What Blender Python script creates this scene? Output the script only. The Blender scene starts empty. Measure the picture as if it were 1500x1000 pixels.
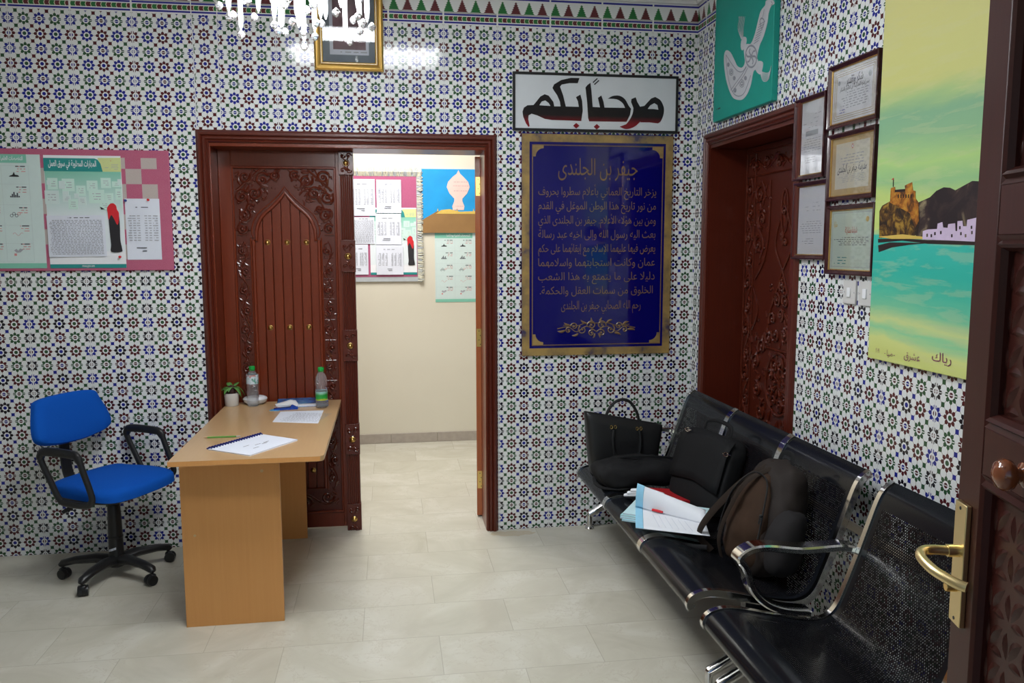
import bpy, bmesh, math, random
from mathutils import Vector, Matrix, noise
PI = math.pi
random.seed(7)
SC = bpy.context.scene
COL = SC.collection

# ------------------------------------------------------------------ camera
CR = Matrix(((0.9887446, 0.0189208, -0.1484120), (-0.1496038, 0.1138844, -0.9821655), (-0.0016815, 0.9933138, 0.1154332)))
CC = Vector((-1.7935, -4.65266, 1.67941)); CF = 1189.456
cd = bpy.data.cameras.new('camera'); cd.sensor_width = 36; cd.lens = CF / 1500 * 36; cd.clip_start = 0.05
cam = bpy.data.objects.new('camera', cd); COL.objects.link(cam)
cam.matrix_world = Matrix.Translation(CC) @ CR.to_4x4(); SC.camera = cam

def hit(axis, c, x, y):
    """where the line of sight through a point of the photo meets a real plane (x, y or z = c)"""
    d = CR @ Vector(((x - 750) / CF, -(y - 500) / CF, -1)); i = 'xyz'.index(axis)
    return CC + d * ((c - CC[i]) / d[i])

# ------------------------------------------------------------------ node helper
class S:
    def __init__(s, nt, o): s.nt, s.o = nt, o
    def _m(s, op, *a):
        n = s.nt.nodes.new('ShaderNodeMath'); n.operation = op
        for i, v in enumerate(a):
            if isinstance(v, S): s.nt.links.new(v.o, n.inputs[i])
            else: n.inputs[i].default_value = v
        return S(s.nt, n.outputs[0])
    def __add__(s, b): return s._m('ADD', s, b)
    __radd__ = __add__
    def __sub__(s, b): return s._m('SUBTRACT', s, b)
    def __rsub__(s, b): return s._m('SUBTRACT', b, s)
    def __mul__(s, b): return s._m('MULTIPLY', s, b)
    __rmul__ = __mul__
    def __truediv__(s, b): return s._m('DIVIDE', s, b)
    def __lt__(s, b): return s._m('LESS_THAN', s, b)
    def __gt__(s, b): return s._m('GREATER_THAN', s, b)
    def floor(s): return s._m('FLOOR', s)
    def fract(s): return s._m('FRACT', s)
    def abs(s): return s._m('ABSOLUTE', s)
    def mod(s, b): return s._m('FLOORED_MODULO', s, b)
    def mn(s, b): return s._m('MINIMUM', s, b)
    def mx(s, b): return s._m('MAXIMUM', s, b)
    def pw(s, b): return s._m('POWER', s, b)
    def sin(s): return s._m('SINE', s)
    def cos(s): return s._m('COSINE', s)
def xyz(nt, src='pos', scale=None):
    if src == 'pos': o = nt.nodes.new('ShaderNodeNewGeometry').outputs['Position']
    elif src == 'obj': o = nt.nodes.new('ShaderNodeTexCoord').outputs['Object']
    else: o = nt.nodes.new('ShaderNodeUVMap').outputs[0]
    n = nt.nodes.new('ShaderNodeSeparateXYZ'); nt.links.new(o, n.inputs[0])
    return [S(nt, n.outputs[i]) for i in range(3)], o
def mixc(nt, f, a, b):
    n = nt.nodes.new('ShaderNodeMix'); n.data_type = 'RGBA'
    for i, v in ((0, f), (6, a), (7, b)):
        if isinstance(v, S): nt.links.new(v.o, n.inputs[i])
        elif isinstance(v, (int, float)): n.inputs[i].default_value = v
        else: n.inputs[i].default_value = (*v, 1)
    return S(nt, n.outputs[2])
def noise_n(nt, vec, scale, detail=3, rough=.5, dist=0, stretch=None):
    if stretch:
        mp = nt.nodes.new('ShaderNodeMapping'); mp.inputs['Scale'].default_value = stretch
        nt.links.new(vec, mp.inputs[0]); vec = mp.outputs[0]
    n = nt.nodes.new('ShaderNodeTexNoise'); n.inputs['Scale'].default_value = scale
    n.inputs['Detail'].default_value = detail; n.inputs['Roughness'].default_value = rough; n.inputs['Distortion'].default_value = dist
    nt.links.new(vec, n.inputs['Vector'])
    return S(nt, n.outputs[0])
def ramp(nt, f, stops):
    n = nt.nodes.new('ShaderNodeValToRGB'); e = n.color_ramp.elements
    while len(e) < len(stops): e.new(.5)
    for k, (p, c) in enumerate(stops): e[k].position = p; e[k].color = (*c, 1)
    nt.links.new(f.o, n.inputs[0]); return S(nt, n.outputs[0])
def bump(nt, h, strength=.3, dist=.002):
    n = nt.nodes.new('ShaderNodeBump'); n.inputs['Strength'].default_value = strength; n.inputs['Distance'].default_value = dist
    nt.links.new(h.o, n.inputs['Height'])
    b = nt.nodes['Principled BSDF']; nt.links.new(n.outputs[0], b.inputs['Normal'])
MATS = {}
def mat(name, col=(.8, .8, .8), rough=.5, metal=0, coat=0, trans=0, emit=None, es=0, spec=.5, fn=None, vary=0, vscale=30, bmp=0, bscale=200, ior=1.45, cr=.05):
    if name in MATS: return MATS[name]
    m = bpy.data.materials.new(name); m.use_nodes = True; nt = m.node_tree; b = nt.nodes['Principled BSDF']
    b.inputs['Base Color'].default_value = (*col, 1); b.inputs['Roughness'].default_value = rough; b.inputs['Metallic'].default_value = metal
    b.inputs['Coat Weight'].default_value = coat; b.inputs['Coat Roughness'].default_value = cr; b.inputs['Transmission Weight'].default_value = trans
    b.inputs['Specular IOR Level'].default_value = spec; b.inputs['IOR'].default_value = ior
    if emit: b.inputs['Emission Color'].default_value = (*emit, 1); b.inputs['Emission Strength'].default_value = es
    if vary or bmp:
        c, o = xyz(nt, 'obj')
    if vary:
        n = noise_n(nt, o, vscale, 4)
        f = mixc(nt, n, tuple(x * (1 - vary) for x in col), tuple(min(1, x * (1 + vary)) for x in col))
        nt.links.new(f.o, b.inputs['Base Color'])
    if bmp: bump(nt, noise_n(nt, o, bscale, 3), bmp, .001)
    if fn: fn(nt, b)
    MATS[name] = m; return m
def setc(nt, b, s, inp='Base Color'): nt.links.new(s.o, b.inputs[inp])

# ------------------------------------------------------------------ tiles
U = 0.075
WHT = (.80, .81, .81); BLU = (.014, .020, .24); GRN = (.028, .085, .036); RED = (.085, .013, .017); BLK = (.008, .006, .014)
def tile_fn(side):
    def fn(nt, b):
        (X, Y, Z), o = xyz(nt)
        v0 = Z / U
        if side == 'back':
            u0 = X / U
            left = u0 < -37.285
            cut = (u0 < -35.6) * (1 - left) * (v0 > 29.8)
            right = 1 - left - cut
            # one cut piece of tile beside the door head, shifted
            u = left * (u0 + 37.285) + right * (u0 + 35.6) + cut * (u0 + 38.505) + 400
            v = v0 - cut * .33
            edge = (u0 + 35.6).abs().mn((u0 + 37.285).abs()) < .035
            edge = edge * (v0 > 29.8)
        else:
            u = Y / (-U) - 1.7 + 400
            v = v0; edge = None
        iu = (u + .5).floor(); iv = (v + .5).floor()
        fu = u - iu; fv = v - iv
        r = (fu * fu + fv * fv).pw(.5)
        th = S(nt, None); n = nt.nodes.new('ShaderNodeMath'); n.operation = 'ARCTAN2'
        nt.links.new(fv.o, n.inputs[0]); nt.links.new(fu.o, n.inputs[1]); th.o = n.outputs[0]
        a = ((th + PI / 8 + 4 * PI).mod(PI / 4) - PI / 8).abs()
        px = r * a.cos(); py = r * a.sin()
        petal = (px > .20) * (py < ((px - .10) * .74).mn(.099).mn((.44 - px) * 1.1))
        cen = px < .117
        ci = iu.mod(4); ri = iv.mod(2)
        c0 = ci < .5; c2 = (ci - 2).abs() < .5; c13 = 1 - c0 - c2
        A = ri < .5
        su = (u.fract() - .5).abs(); sv = (v.fract() - .5).abs()
        sq = (su.mx(sv)) < .113
        si = u.floor().mod(4)
        s03 = (si < .5) + (si > 2.5)
        up = v0 > 28
        def pick(pA0, pA1, pA2, pB0, pB1, pB2):
            ca = mixc(nt, c0, mixc(nt, c2, pA1, pA2), pA0); cb = mixc(nt, c0, mixc(nt, c2, pB1, pB2), pB0)
            return mixc(nt, A, cb, ca)
        pet = mixc(nt, up, pick(BLK, GRN, RED, BLU, RED, BLK), pick(BLU, GRN, BLU, RED, BLU, RED))
        ctr = mixc(nt, up, pick(RED, RED, BLU, RED, GRN, BLU), pick(BLU, BLU, RED, BLU, GRN, BLU))
        sqc = mixc(nt, s03, mixc(nt, up, BLU, RED), GRN)
        ax = (fu.abs().mn(fv.abs()) < .018) * (r > .37)
        dg = ((fu.abs() - fv.abs()).abs() < .026) * (r > .37)
        gr = ax.mx(dg)
        ring = ((px - .155).abs() < .008) + 0
        base = mixc(nt, noise_n(nt, o, 9, 3), WHT, (.76, .78, .79))
        col = mixc(nt, gr * .8, base, (.35, .33, .25))
        col = mixc(nt, petal, col, pet); col = mixc(nt, cen, col, ctr); col = mixc(nt, sq, col, sqc)
        # joints
        uj = ((u + 2).mod(4) - 2).abs(); vj = ((v + 1).mod(2) - 1).abs()
        jw = (uj < .042).mx(vj < .02)
        jl = (uj < .012).mx(vj < .008)
        col = mixc(nt, jw, col, WHT); col = mixc(nt, jl * .55, col, (.42, .42, .41))
        if edge is not None: col = mixc(nt, edge, col, (.7, .71, .72))
        # ceramic border course at the top: stepped trees over a chevron band
        t = (v0 - 38.75) / 1.95
        bd = v0 > 38.75
        k = (u + .1).fract(); ki = (u + .1).floor().mod(2) < .5
        hh = (t - .42) / .46
        st = (1 - hh) * .36 + .09 * (1 - (hh * 6).fract()) - .03
        tree = ((k - .5).abs() < st) * (hh > 0) * (hh < 1)
        RD2 = (.13, .03, .035); GR2 = (.03, .17, .05)
        bc = mixc(nt, tree, WHT, mixc(nt, ki, RD2, GR2))
        q = u * 3 + (((t - .18) / .16).abs() * -.35)
        chev = mixc(nt, q.mod(2) < 1, RD2, GR2); chev = mixc(nt, q.fract() < .16, chev, (.62, .6, .45))
        bc = mixc(nt, (t > .10) * (t < .26), bc, chev)
        bl = ((t > 0.0) * (t < .065)).mx((t > .295) * (t < .36)).mx((t > .93) * (t < 1.0))
        bc = mixc(nt, bl, bc, (.03, .03, .28))
        bc = mixc(nt, ((t - .39).abs() < .018), bc, (.35, .34, .33))
        bc = mixc(nt, t > 1, bc, (.75, .75, .76))
        bc = mixc(nt, uj < .06, bc, WHT)
        lowgap = (v0 > 38.65)
        col = mixc(nt, lowgap, col, mixc(nt, bd, WHT, bc))
        setc(nt, b, col)
        b.inputs['Roughness'].default_value = .09
        h = noise_n(nt, o, 14, 3) * .5 - (uj < .03).mx(vj < .025) * 1.0
        bump(nt, h, .35, .0016)
    return fn
M_tb = mat('zellige_tile_back', fn=tile_fn('back'), spec=.55)
M_tr = mat('zellige_tile_right', fn=tile_fn('right'), spec=.55)

def floor_fn(nt, b):
    (X, Y, Z), o = xyz(nt)
    ry = (Y + 0.295 + .328 * 40) / .328
    row = ry.floor()
    odd = row.mod(2)
    rx = (X + 0.952 + .655 * 40 - odd * .3275) / .655
    cx = rx.floor()
    jy = (.5 - (ry.fract() - .5).abs()) * .328; jx = (.5 - (rx.fract() - .5).abs()) * .655
    j = (jy.mn(jx)) < .0016
    cmb = nt.nodes.new('ShaderNodeCombineXYZ'); nt.links.new(row.o, cmb.inputs[0]); nt.links.new(cx.o, cmb.inputs[1])
    wn = nt.nodes.new('ShaderNodeTexWhiteNoise'); nt.links.new(cmb.outputs[0], wn.inputs[0]); w = S(nt, wn.outputs[0])
    ad = nt.nodes.new('ShaderNodeVectorMath'); ad.operation = 'MULTIPLY_ADD'
    nt.links.new(wn.outputs[1], ad.inputs[0]); ad.inputs[1].default_value = (7, 7, 7); nt.links.new(o, ad.inputs[2])
    n1 = noise_n(nt, ad.outputs[0], 2.2, 5, .55, 1.5); n2 = noise_n(nt, ad.outputs[0], 9, 6, .65, .6)
    c = ramp(nt, n1, [(.35, (.485, .455, .365)), (.5, (.55, .525, .43)), (.68, (.64, .622, .54))])
    c = mixc(nt, ((n2 - .5).abs() < .010) * (n1 > .5) * .5, c, (.45, .40, .31)); 
    c = mixc(nt, (n2 * .5), c, (.56, .53, .45))
    c = mixc(nt, w * .25, c, (.62, .60, .52))
    c = mixc(nt, j * .6, c, (.36, .33, .27))
    # rusty stain by the door jamb
    d = ((X + 1.10) * (X + 1.10) * 5 + (Y + .07) * (Y + .07) * 60).pw(.5) + (noise_n(nt, o, 18, 4) - .5) * .5
    c = mixc(nt, (d < .33) * .35, c, (.45, .30, .13))
    setc(nt, b, c); b.inputs['Roughness'].default_value = .22
    bump(nt, n2 * .3 - j, .12, .001)
M_floor = mat('cream_marble_floor', fn=floor_fn, spec=.45)

def wood_fn(c1, c2, rough=.25, stretch=(30, 30, 1.2), coat=.3, gs=3):
    def fn(nt, b):
        (x, y, z), o = xyz(nt, 'pos')
        n = noise_n(nt, o, gs, 5, .6, .4, stretch)
        n2 = noise_n(nt, o, 1.5, 2)
        c = mixc(nt, n, c1, c2); c = mixc(nt, n2 * .3, c, tuple(k * .75 for k in c1))
        setc(nt, b, c); b.inputs['Roughness'].default_value = rough; b.inputs['Coat Weight'].default_value = coat; b.inputs['Coat Roughness'].default_value = .15
        bump(nt, n, .03, .0008)
    return fn
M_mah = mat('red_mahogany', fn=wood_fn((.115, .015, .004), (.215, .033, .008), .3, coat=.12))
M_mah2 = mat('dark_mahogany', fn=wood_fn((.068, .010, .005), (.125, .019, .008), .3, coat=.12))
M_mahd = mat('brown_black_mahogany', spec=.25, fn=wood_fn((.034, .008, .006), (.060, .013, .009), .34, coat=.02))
M_carve = mat('carved_mahogany', fn=wood_fn((.075, .011, .005), (.125, .02, .008), .22, coat=.45))
M_edge = mat('orange_wood_edge', fn=wood_fn((.36, .09, .025), (.46, .13, .04), coat=.1))
M_beech = mat('beech_laminate', fn=wood_fn((.66, .30, .09), (.74, .37, .125), .38, (22, 22, .7), .0, 4))
M_beecht = mat('beech_laminate_top', fn=wood_fn((.50, .31, .15), (.58, .38, .2), .28, (18, .9, 18), .1, 4))
M_brass = mat('brass', (.75, .5, .16), .28, 1, bmp=.05)
M_satbrass = mat('satin_brass', (.78, .62, .32), .33, 1, bmp=.03)
M_chrome = mat('chrome', (.72, .71, .70), .10, 1, bmp=.02, bscale=20)
M_black = mat('black_plastic', (.012, .012, .013), .35, bmp=.1, bscale=300)
M_blue = mat('blue_fabric', (.004, .085, .44), .9, spec=.15, vary=.12, vscale=500, bmp=.5, bscale=900)
M_white = mat('white_paper', (.82, .83, .86), .7, vary=.03)
M_white2 = mat('bluish_paper', (.72, .75, .84), .7, vary=.03)
M_ink = mat('dark_ink', (.06, .06, .08), .7, vary=.1)
M_grayink = mat('grey_ink', (.38, .39, .43), .7, vary=.1)
M_glass = mat('clear_glass', (1, 1, 1), .02, trans=1, bmp=.01)
M_plaster = mat('cream_plaster', (.70, .655, .54), .75, vary=.04, vscale=2.5, bmp=.15, bscale=40)
M_ceil = mat('white_ceiling_paint', (.78, .78, .78), .8, vary=.02, bmp=.1)
M_leatherb = mat('black_leather', (.012, .012, .013), .42, bmp=.35, bscale=350)
M_nylon = mat('black_nylon', (.010, .010, .011), .75, spec=.25, bmp=.4, bscale=700)
M_brownfab = mat('brown_fabric', (.040, .021, .012), .8, spec=.25, vary=.35, vscale=14, bmp=.4, bscale=500)
def perf_fn(nt, b):
    (x, y, z), o = xyz(nt, 'uv')
    P = .0092
    v = y / (P * .866); row = v.floor(); u = x / P + row.mod(2) * .5
    fu = u.fract() - .5; fv = (v.fract() - .5) * .866
    hole = ((fu * fu + fv * fv).pw(.5) < .30)
    out = [n for n in nt.nodes if n.type == 'OUTPUT_MATERIAL'][0]
    t = nt.nodes.new('ShaderNodeBsdfTransparent'); mx = nt.nodes.new('ShaderNodeMixShader')
    nt.links.new(hole.o, mx.inputs[0]); nt.links.new(b.outputs[0], mx.inputs[1]); nt.links.new(t.outputs[0], mx.inputs[2]); nt.links.new(mx.outputs[0], out.inputs[0])
M_perf = mat('perforated_black_steel', (.008, .008, .010), .24, coat=.05, spec=.28, fn=perf_fn)
M_bsteel = mat('black_painted_steel', (.008, .009, .012), .18, coat=.05, spec=.3, bmp=.03, bscale=15)

# ------------------------------------------------------------------ mesh builder
ORG = {}
def tag(o, label=None, cat=None, group=None, kind=None):
    if label: o['label'] = label
    if cat: o['category'] = cat
    if group: o['group'] = group
    if kind: o['kind'] = kind
    return o
def thing(name, loc, label=None, cat=None, group=None, kind=None, rz=0):
    o = bpy.data.objects.new(name, None); COL.objects.link(o); o.location = loc; o.rotation_euler = (0, 0, rz)
    o.empty_display_size = .1
    ORG[o.name] = Vector(loc) if rz == 0 else Vector((0, 0, 0))
    return tag(o, label, cat, group, kind)
class Fr:
    def __init__(s, o, r, u): s.o, s.r, s.u = Vector(o), Vector(r).normalized(), Vector(u).normalized(); s.n = s.r.cross(s.u)
    def p(s, a, b, h=0): return s.o + s.r * a + s.u * b + s.n * h
    def sub(s, a, b, h=0, ang=0):
        r = s.r * math.cos(ang) + s.u * math.sin(ang); u = s.u * math.cos(ang) - s.r * math.sin(ang)
        return Fr(s.p(a, b, h), r, u)
BK = Fr((0, 0, 0), (1, 0, 0), (0, 0, 1)); RT = Fr((0, 0, 0), (0, -1, 0), (0, 0, 1)); FLR = Fr((0, 0, 0), (1, 0, 0), (0, 1, 0))
class MB:
    def __init__(s, m=None): s.v, s.f, s.m, s.mats, s.uv, s.cur = [], [], [], [], {}, m
    def mi(s, m):
        m = m or s.cur
        if m not in s.mats: s.mats.append(m)
        return s.mats.index(m)
    def add(s, vs, fs, m=None, uvs=None):
        k = len(s.v); s.v += [Vector(v) for v in vs]; i = s.mi(m)
        for n, f in enumerate(fs):
            if uvs: s.uv[len(s.f)] = [uvs[j] for j in f]
            s.f.append([j + k for j in f]); s.m.append(i)
        return s
    def box(s, fr, a0, a1, b0, b1, h0, h1, m=None):
        vs = [fr.p(a, b, h) for h in (h0, h1) for b in (b0, b1) for a in (a0, a1)]
        return s.add(vs, [(0, 2, 3, 1), (4, 5, 7, 6), (0, 1, 5, 4), (2, 6, 7, 3), (0, 4, 6, 2), (1, 3, 7, 5)], m)
    def wbox(s, x0, x1, y0, y1, z0, z1, m=None): return s.box(FLR, x0, x1, y0, y1, z0, z1, m)
    def poly(s, fr, pts, h0, h1, m=None, holes=()):
        """extruded outline in a plane, tessellated; holes are lists of points"""
        from mathutils.geometry import tessellate_polygon
        loops = [list(pts)] + [list(h) for h in holes]
        flat = [p for l in loops for p in l]
        tris = tessellate_polygon([[Vector((p[0], p[1], 0)) for p in l] for l in loops])
        n = len(flat)
        vs = [fr.p(a, b, h1) for a, b in flat] + [fr.p(a, b, h0) for a, b in flat]
        fs = []
        for t in tris:
            a, b_, c = [Vector(flat[i]) for i in t]
            if (b_ - a).cross(c - a) < 0: t = t[::-1]
            fs.append(tuple(t)); fs.append(tuple(i + n for i in t[::-1]))
        k = 0
        for l in loops:
            L = len(l)
            for i in range(L): j = (i + 1) % L; fs.append((k + i, k + j, k + j + n, k + i + n))
            k += L
        return s.add(vs, fs, m)
    def tube(s, pts, r, seg=8, m=None, flat=1, up=None, caps=True, closed=False):
        pts = [Vector(p) for p in pts]; n = len(pts); rs = r if isinstance(r, (list, tuple)) else [r] * n
        vs = []; prev = Vector(up) if up else None
        for i, p in enumerate(pts):
            if closed: t = pts[(i + 1) % n] - pts[i - 1]
            else: t = pts[min(i + 1, n - 1)] - pts[max(i - 1, 0)]
            t = t.normalized() if t.length > 1e-9 else Vector((0, 0, 1))
            if prev is None: prev = Vector((0, 0, 1)) if abs(t.z) < .9 else Vector((1, 0, 0))
            nn = prev - t * prev.dot(t)
            if nn.length < 1e-6: nn = t.orthogonal()
            nn.normalize()
            if not up: prev = nn
            bb = t.cross(nn)
            for k in range(seg):
                a = 2 * PI * k / seg
                vs.append(p + nn * math.cos(a) * rs[i] * flat + bb * math.sin(a) * rs[i])
        fs = []
        for i in range(n if closed else n - 1):
            j = (i + 1) % n
            for k in range(seg): q = (k + 1) % seg; fs.append((i * seg + k, i * seg + q, j * seg + q, j * seg + k))
        if caps and not closed: fs.append(tuple(range(seg))[::-1]); fs.append(tuple((n - 1) * seg + k for k in range(seg)))
        return s.add(vs, fs, m)
    def sweep(s, pts, sec, side, m=None):
        """rectangular or other closed section (offset along side, offset along normal) swept along pts"""
        pts = [Vector(p) for p in pts]; n = len(pts); side = Vector(side).normalized(); k = len(sec); vs = []
        for i, p in enumerate(pts):
            t = (pts[min(i + 1, n - 1)] - pts[max(i - 1, 0)]).normalized(); nn = t.cross(side).normalized()
            vs += [p + side * a + nn * b for a, b in sec]
        fs = [(i * k + j, i * k + (j + 1) % k, (i + 1) * k + (j + 1) % k, (i + 1) * k + j) for i in range(n - 1) for j in range(k)]
        fs += [tuple(range(k))[::-1], tuple((n - 1) * k + j for j in range(k))]
        return s.add(vs, fs, m)
    def lathe(s, c, prof, seg=24, m=None, axis=(0, 0, 1)):
        c = Vector(c); ax = Vector(axis).normalized(); e1 = ax.orthogonal().normalized(); e2 = ax.cross(e1); vs = []
        for r, z in prof:
            for k in range(seg): a = 2 * PI * k / seg; vs.append(c + ax * z + (e1 * math.cos(a) + e2 * math.sin(a)) * max(r, 1e-5))
        fs = [(i * seg + k, i * seg + (k + 1) % seg, (i + 1) * seg + (k + 1) % seg, (i + 1) * seg + k) for i in range(len(prof) - 1) for k in range(seg)]
        fs += [tuple(range(seg))[::-1], tuple((len(prof) - 1) * seg + k for k in range(seg))]
        return s.add(vs, fs, m)
    def ball(s, c, r, m=None, seg=10, sc=(1, 1, 1)):
        c = Vector(c); vs = []; R = seg // 2 + 1
        for i in range(R + 1):
            t = PI * i / R
            for k in range(seg): a = 2 * PI * k / seg; vs.append(c + Vector((math.sin(t) * math.cos(a) * r * sc[0], math.sin(t) * math.sin(a) * r * sc[1], math.cos(t) * r * sc[2])))
        fs = [(i * seg + k, (i + 1) * seg + k, (i + 1) * seg + (k + 1) % seg, i * seg + (k + 1) % seg) for i in range(R) for k in range(seg)]
        return s.add(vs, fs, m)
    def blob(s, fr, ca, cb, ch, ra, rb, rh, m=None, e=.5, seg=28, ns=.0, nf=6, taper=0, seed=0, lo=None):
        """soft rounded box with lumps: half sizes ra, rb, rh in the frame"""
        vs = []; R = seg // 2
        sg = lambda x, p: math.copysign(abs(x) ** p, x)
        for i in range(R + 1):
            t = -PI / 2 + PI * i / R
            for k in range(seg):
                a = 2 * PI * k / seg
                x = sg(math.cos(t), e) * sg(math.cos(a), e); y = sg(math.sin(t), e); z = sg(math.cos(t), e) * sg(math.sin(a), e)
                q = 1 - taper * (y * .5 + .5)
                P = fr.p(ca + x * ra * q, cb + y * rb, ch + z * rh * q)
                d = (P - fr.p(ca, cb, ch)).normalized() * ns * (noise.noise(P * nf + Vector((seed, seed * 2, 3))) + .5 * noise.noise(P * nf * 2.7 + Vector((seed, 1, 3))))
                P = P + d
                if lo is not None and P.z < lo: P.z = lo
                vs.append(P)
        fs = [(i * seg + k, i * seg + (k + 1) % seg, (i + 1) * seg + (k + 1) % seg, (i + 1) * seg + k) for i in range(R) for k in range(seg)]
        return s.add(vs, fs, m)
    def frame4(s, fr, a0, a1, b0, b1, prof, m=None, open_bottom=False):
        """mitred moulding round a rectangle; prof = closed list of (outward offset, height)"""
        k = len(prof); vs = []
        cs = [(a0, b0, -1, -1), (a0, b1, -1, 1), (a1, b1, 1, 1), (a1, b0, 1, -1)]
        for a, b, sa, sb in cs:
            for d, h in prof: vs.append(fr.p(a + sa * d, b + (0 if (open_bottom and sb < 0) else sb * d), h))
        n = 3 if open_bottom else 4
        fs = [(i * k + j, ((i + 1) % 4) * k + j, ((i + 1) % 4) * k + (j + 1) % k, i * k + (j + 1) % k) for i in range(n) for j in range(k)]
        if open_bottom: fs += [tuple(range(k)), tuple(3 * k + j for j in range(k))[::-1]]
        return s.add(vs, fs, m)
    def text(s, t, fr, a, b, size, m, h=.001, width=None, align='C', bold=0, thick=.0006, shear=0):
        c = bpy.data.curves.new('t', 'FONT'); c.body = arab(t); c.size = 1; c.offset = bold; c.resolution_u = 3; c.shear = shear
        o = bpy.data.objects.new('t', c); COL.objects.link(o); bpy.context.view_layer.update()
        me = o.to_mesh(); vs = [v.co.copy() for v in me.vertices]; fs = [tuple(p.vertices) for p in me.polygons]
        if vs:
            x0 = min(v.x for v in vs); x1 = max(v.x for v in vs); sx = size
            if width: sx = width / (x1 - x0)
            off = {'C': -(x0 + x1) / 2, 'R': -x1, 'L': -x0}[align]
            s.add([fr.p(a + (v.x + off) * sx, b + v.y * size, h) for v in vs], fs, m)
        o.to_mesh_clear(); bpy.data.objects.remove(o); bpy.data.curves.remove(c)
        return s
    def lines(s, fr, a0, a1, b0, b1, rows, m, h=.0008, fill=.8, wl=.02, seed=1, rag=.3, frac=.28):
        """rows of small word-like marks"""
        rn = random.Random(seed); st = (b1 - b0) / rows
        for i in range(rows):
            y = b1 - (i + .5) * st; x = a1 - rn.random() * rag * (a1 - a0) * .3; e = a0 + rn.random() * rag * (a1 - a0)
            while x > e:
                w = wl * (.4 + rn.random()); w = min(w, x - e + .001)
                s.add([fr.p(x - w, y - st * frac * .5, h), fr.p(x, y - st * frac * .5, h), fr.p(x, y + st * frac * .5, h), fr.p(x - w, y + st * frac * .5, h)], [(0, 1, 2, 3)], m)
                x -= w + wl * (.25 + (1 - fill) * rn.random() * 2)
        return s
    def build(s, name, parent=None, smooth=False, bevel=0, org=None, segs=2, sub=0, auto=True):
        if parent is not None: org = ORG.get(parent.name, Vector((0, 0, 0)))
        elif org is None:
            org = Vector((sum(v.x for v in s.v) / len(s.v), sum(v.y for v in s.v) / len(s.v), min(v.z for v in s.v)))
        org = Vector(org)
        me = bpy.data.meshes.new(name); me.from_pydata([v - org for v in s.v], [], s.f); me.update()
        for m in s.mats: me.materials.append(m)
        for i, p in enumerate(me.polygons): p.material_index = s.m[i]
        if s.uv:
            ul = me.uv_layers.new(name='UVMap')
            for i, p in enumerate(me.polygons):
                if i in s.uv:
                    for li, uv in zip(p.loop_indices, s.uv[i]): ul.data[li].uv = uv
        o = bpy.data.objects.new(name, me); COL.objects.link(o)
        if parent is None: o.location = org
        else: o.parent = parent
        ORG[o.name] = org
        if smooth:
            me.shade_smooth()
            if auto: me.set_sharp_from_angle(angle=math.radians(42))
        if bevel:
            md = o.modifiers.new('bevel', 'BEVEL'); md.width = bevel; md.segments = segs; md.limit_method = 'ANGLE'; md.angle_limit = math.radians(40)
            if not smooth: me.shade_smooth(); me.set_sharp_from_angle(angle=math.radians(42))
        if sub: md = o.modifiers.new('sub', 'SUBSURF'); md.levels = md.render_levels = sub
        return o
def cat(pts, n=6, closed=False):
    """smooth curve through points"""
    P = [Vector(p) for p in pts]; out = []; L = len(P)
    for i in range(L if closed else L - 1):
        if closed: a, b, c, d = P[i - 1], P[i], P[(i + 1) % L], P[(i + 2) % L]
        else: a, b, c, d = P[max(i - 1, 0)], P[i], P[i + 1], P[min(i + 2, L - 1)]
        for k in range(n):
            t = k / n
            out.append(.5 * ((2 * b) + (c - a) * t + (2 * a - 5 * b + 4 * c - d) * t * t + (3 * b - a - 3 * c + d) * t ** 3))
    if not closed: out.append(P[-1])
    return out
def cat2(pts, n=6, closed=False): return [(p.x, p.y) for p in cat([(a, b, 0) for a, b in pts], n, closed)]

# ------------------------------------------------------------------ Arabic shaping (joined letter forms, right to left)
F4 = dict(zip('بتثجحخسشصضطظعغفقكلمنهيئ', [0xFE8F, 0xFE95, 0xFE99, 0xFE9D, 0xFEA1, 0xFEA5, 0xFEB1, 0xFEB5, 0xFEB9, 0xFEBD, 0xFEC1, 0xFEC5, 0xFEC9, 0xFECD, 0xFED1, 0xFED5, 0xFED9, 0xFEDD, 0xFEE1, 0xFEE5, 0xFEE9, 0xFEF1, 0xFE89]))
F2 = dict(zip('ادذرزوةىأإآؤ', [0xFE8D, 0xFEA9, 0xFEAB, 0xFEAD, 0xFEAF, 0xFEED, 0xFE93, 0xFEEF, 0xFE83, 0xFE87, 0xFE81, 0xFE85]))
LA = {'ا': 0xFEFB, 'أ': 0xFEF7, 'إ': 0xFEF9, 'آ': 0xFEF5}
def arab(t):
    if not any('\u0600' <= c <= '\u06ff' for c in t): return t
    out = []; i = 0; joined = False
    while i < len(t):
        c = t[i]; nx = t[i + 1] if i + 1 < len(t) else ' '
        if c == 'ل' and nx in LA:
            out.append(chr(LA[nx] + (1 if joined else 0))); joined = False; i += 2; continue
        if c in F4:
            j = nx in F4 or nx in F2
            out.append(chr(F4[c] + (3 if joined and j else 2 if j else 1 if joined else 0))); joined = j
        elif c in F2: out.append(chr(F2[c] + (1 if joined else 0))); joined = False
        else: out.append(c); joined = False
        i += 1
    return ''.join(reversed(out))

# ================================================================== THE ROOM
CH = 3.16
def struct(mb, name, **k): return tag(mb.build(name, **k), kind='structure')
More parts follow.
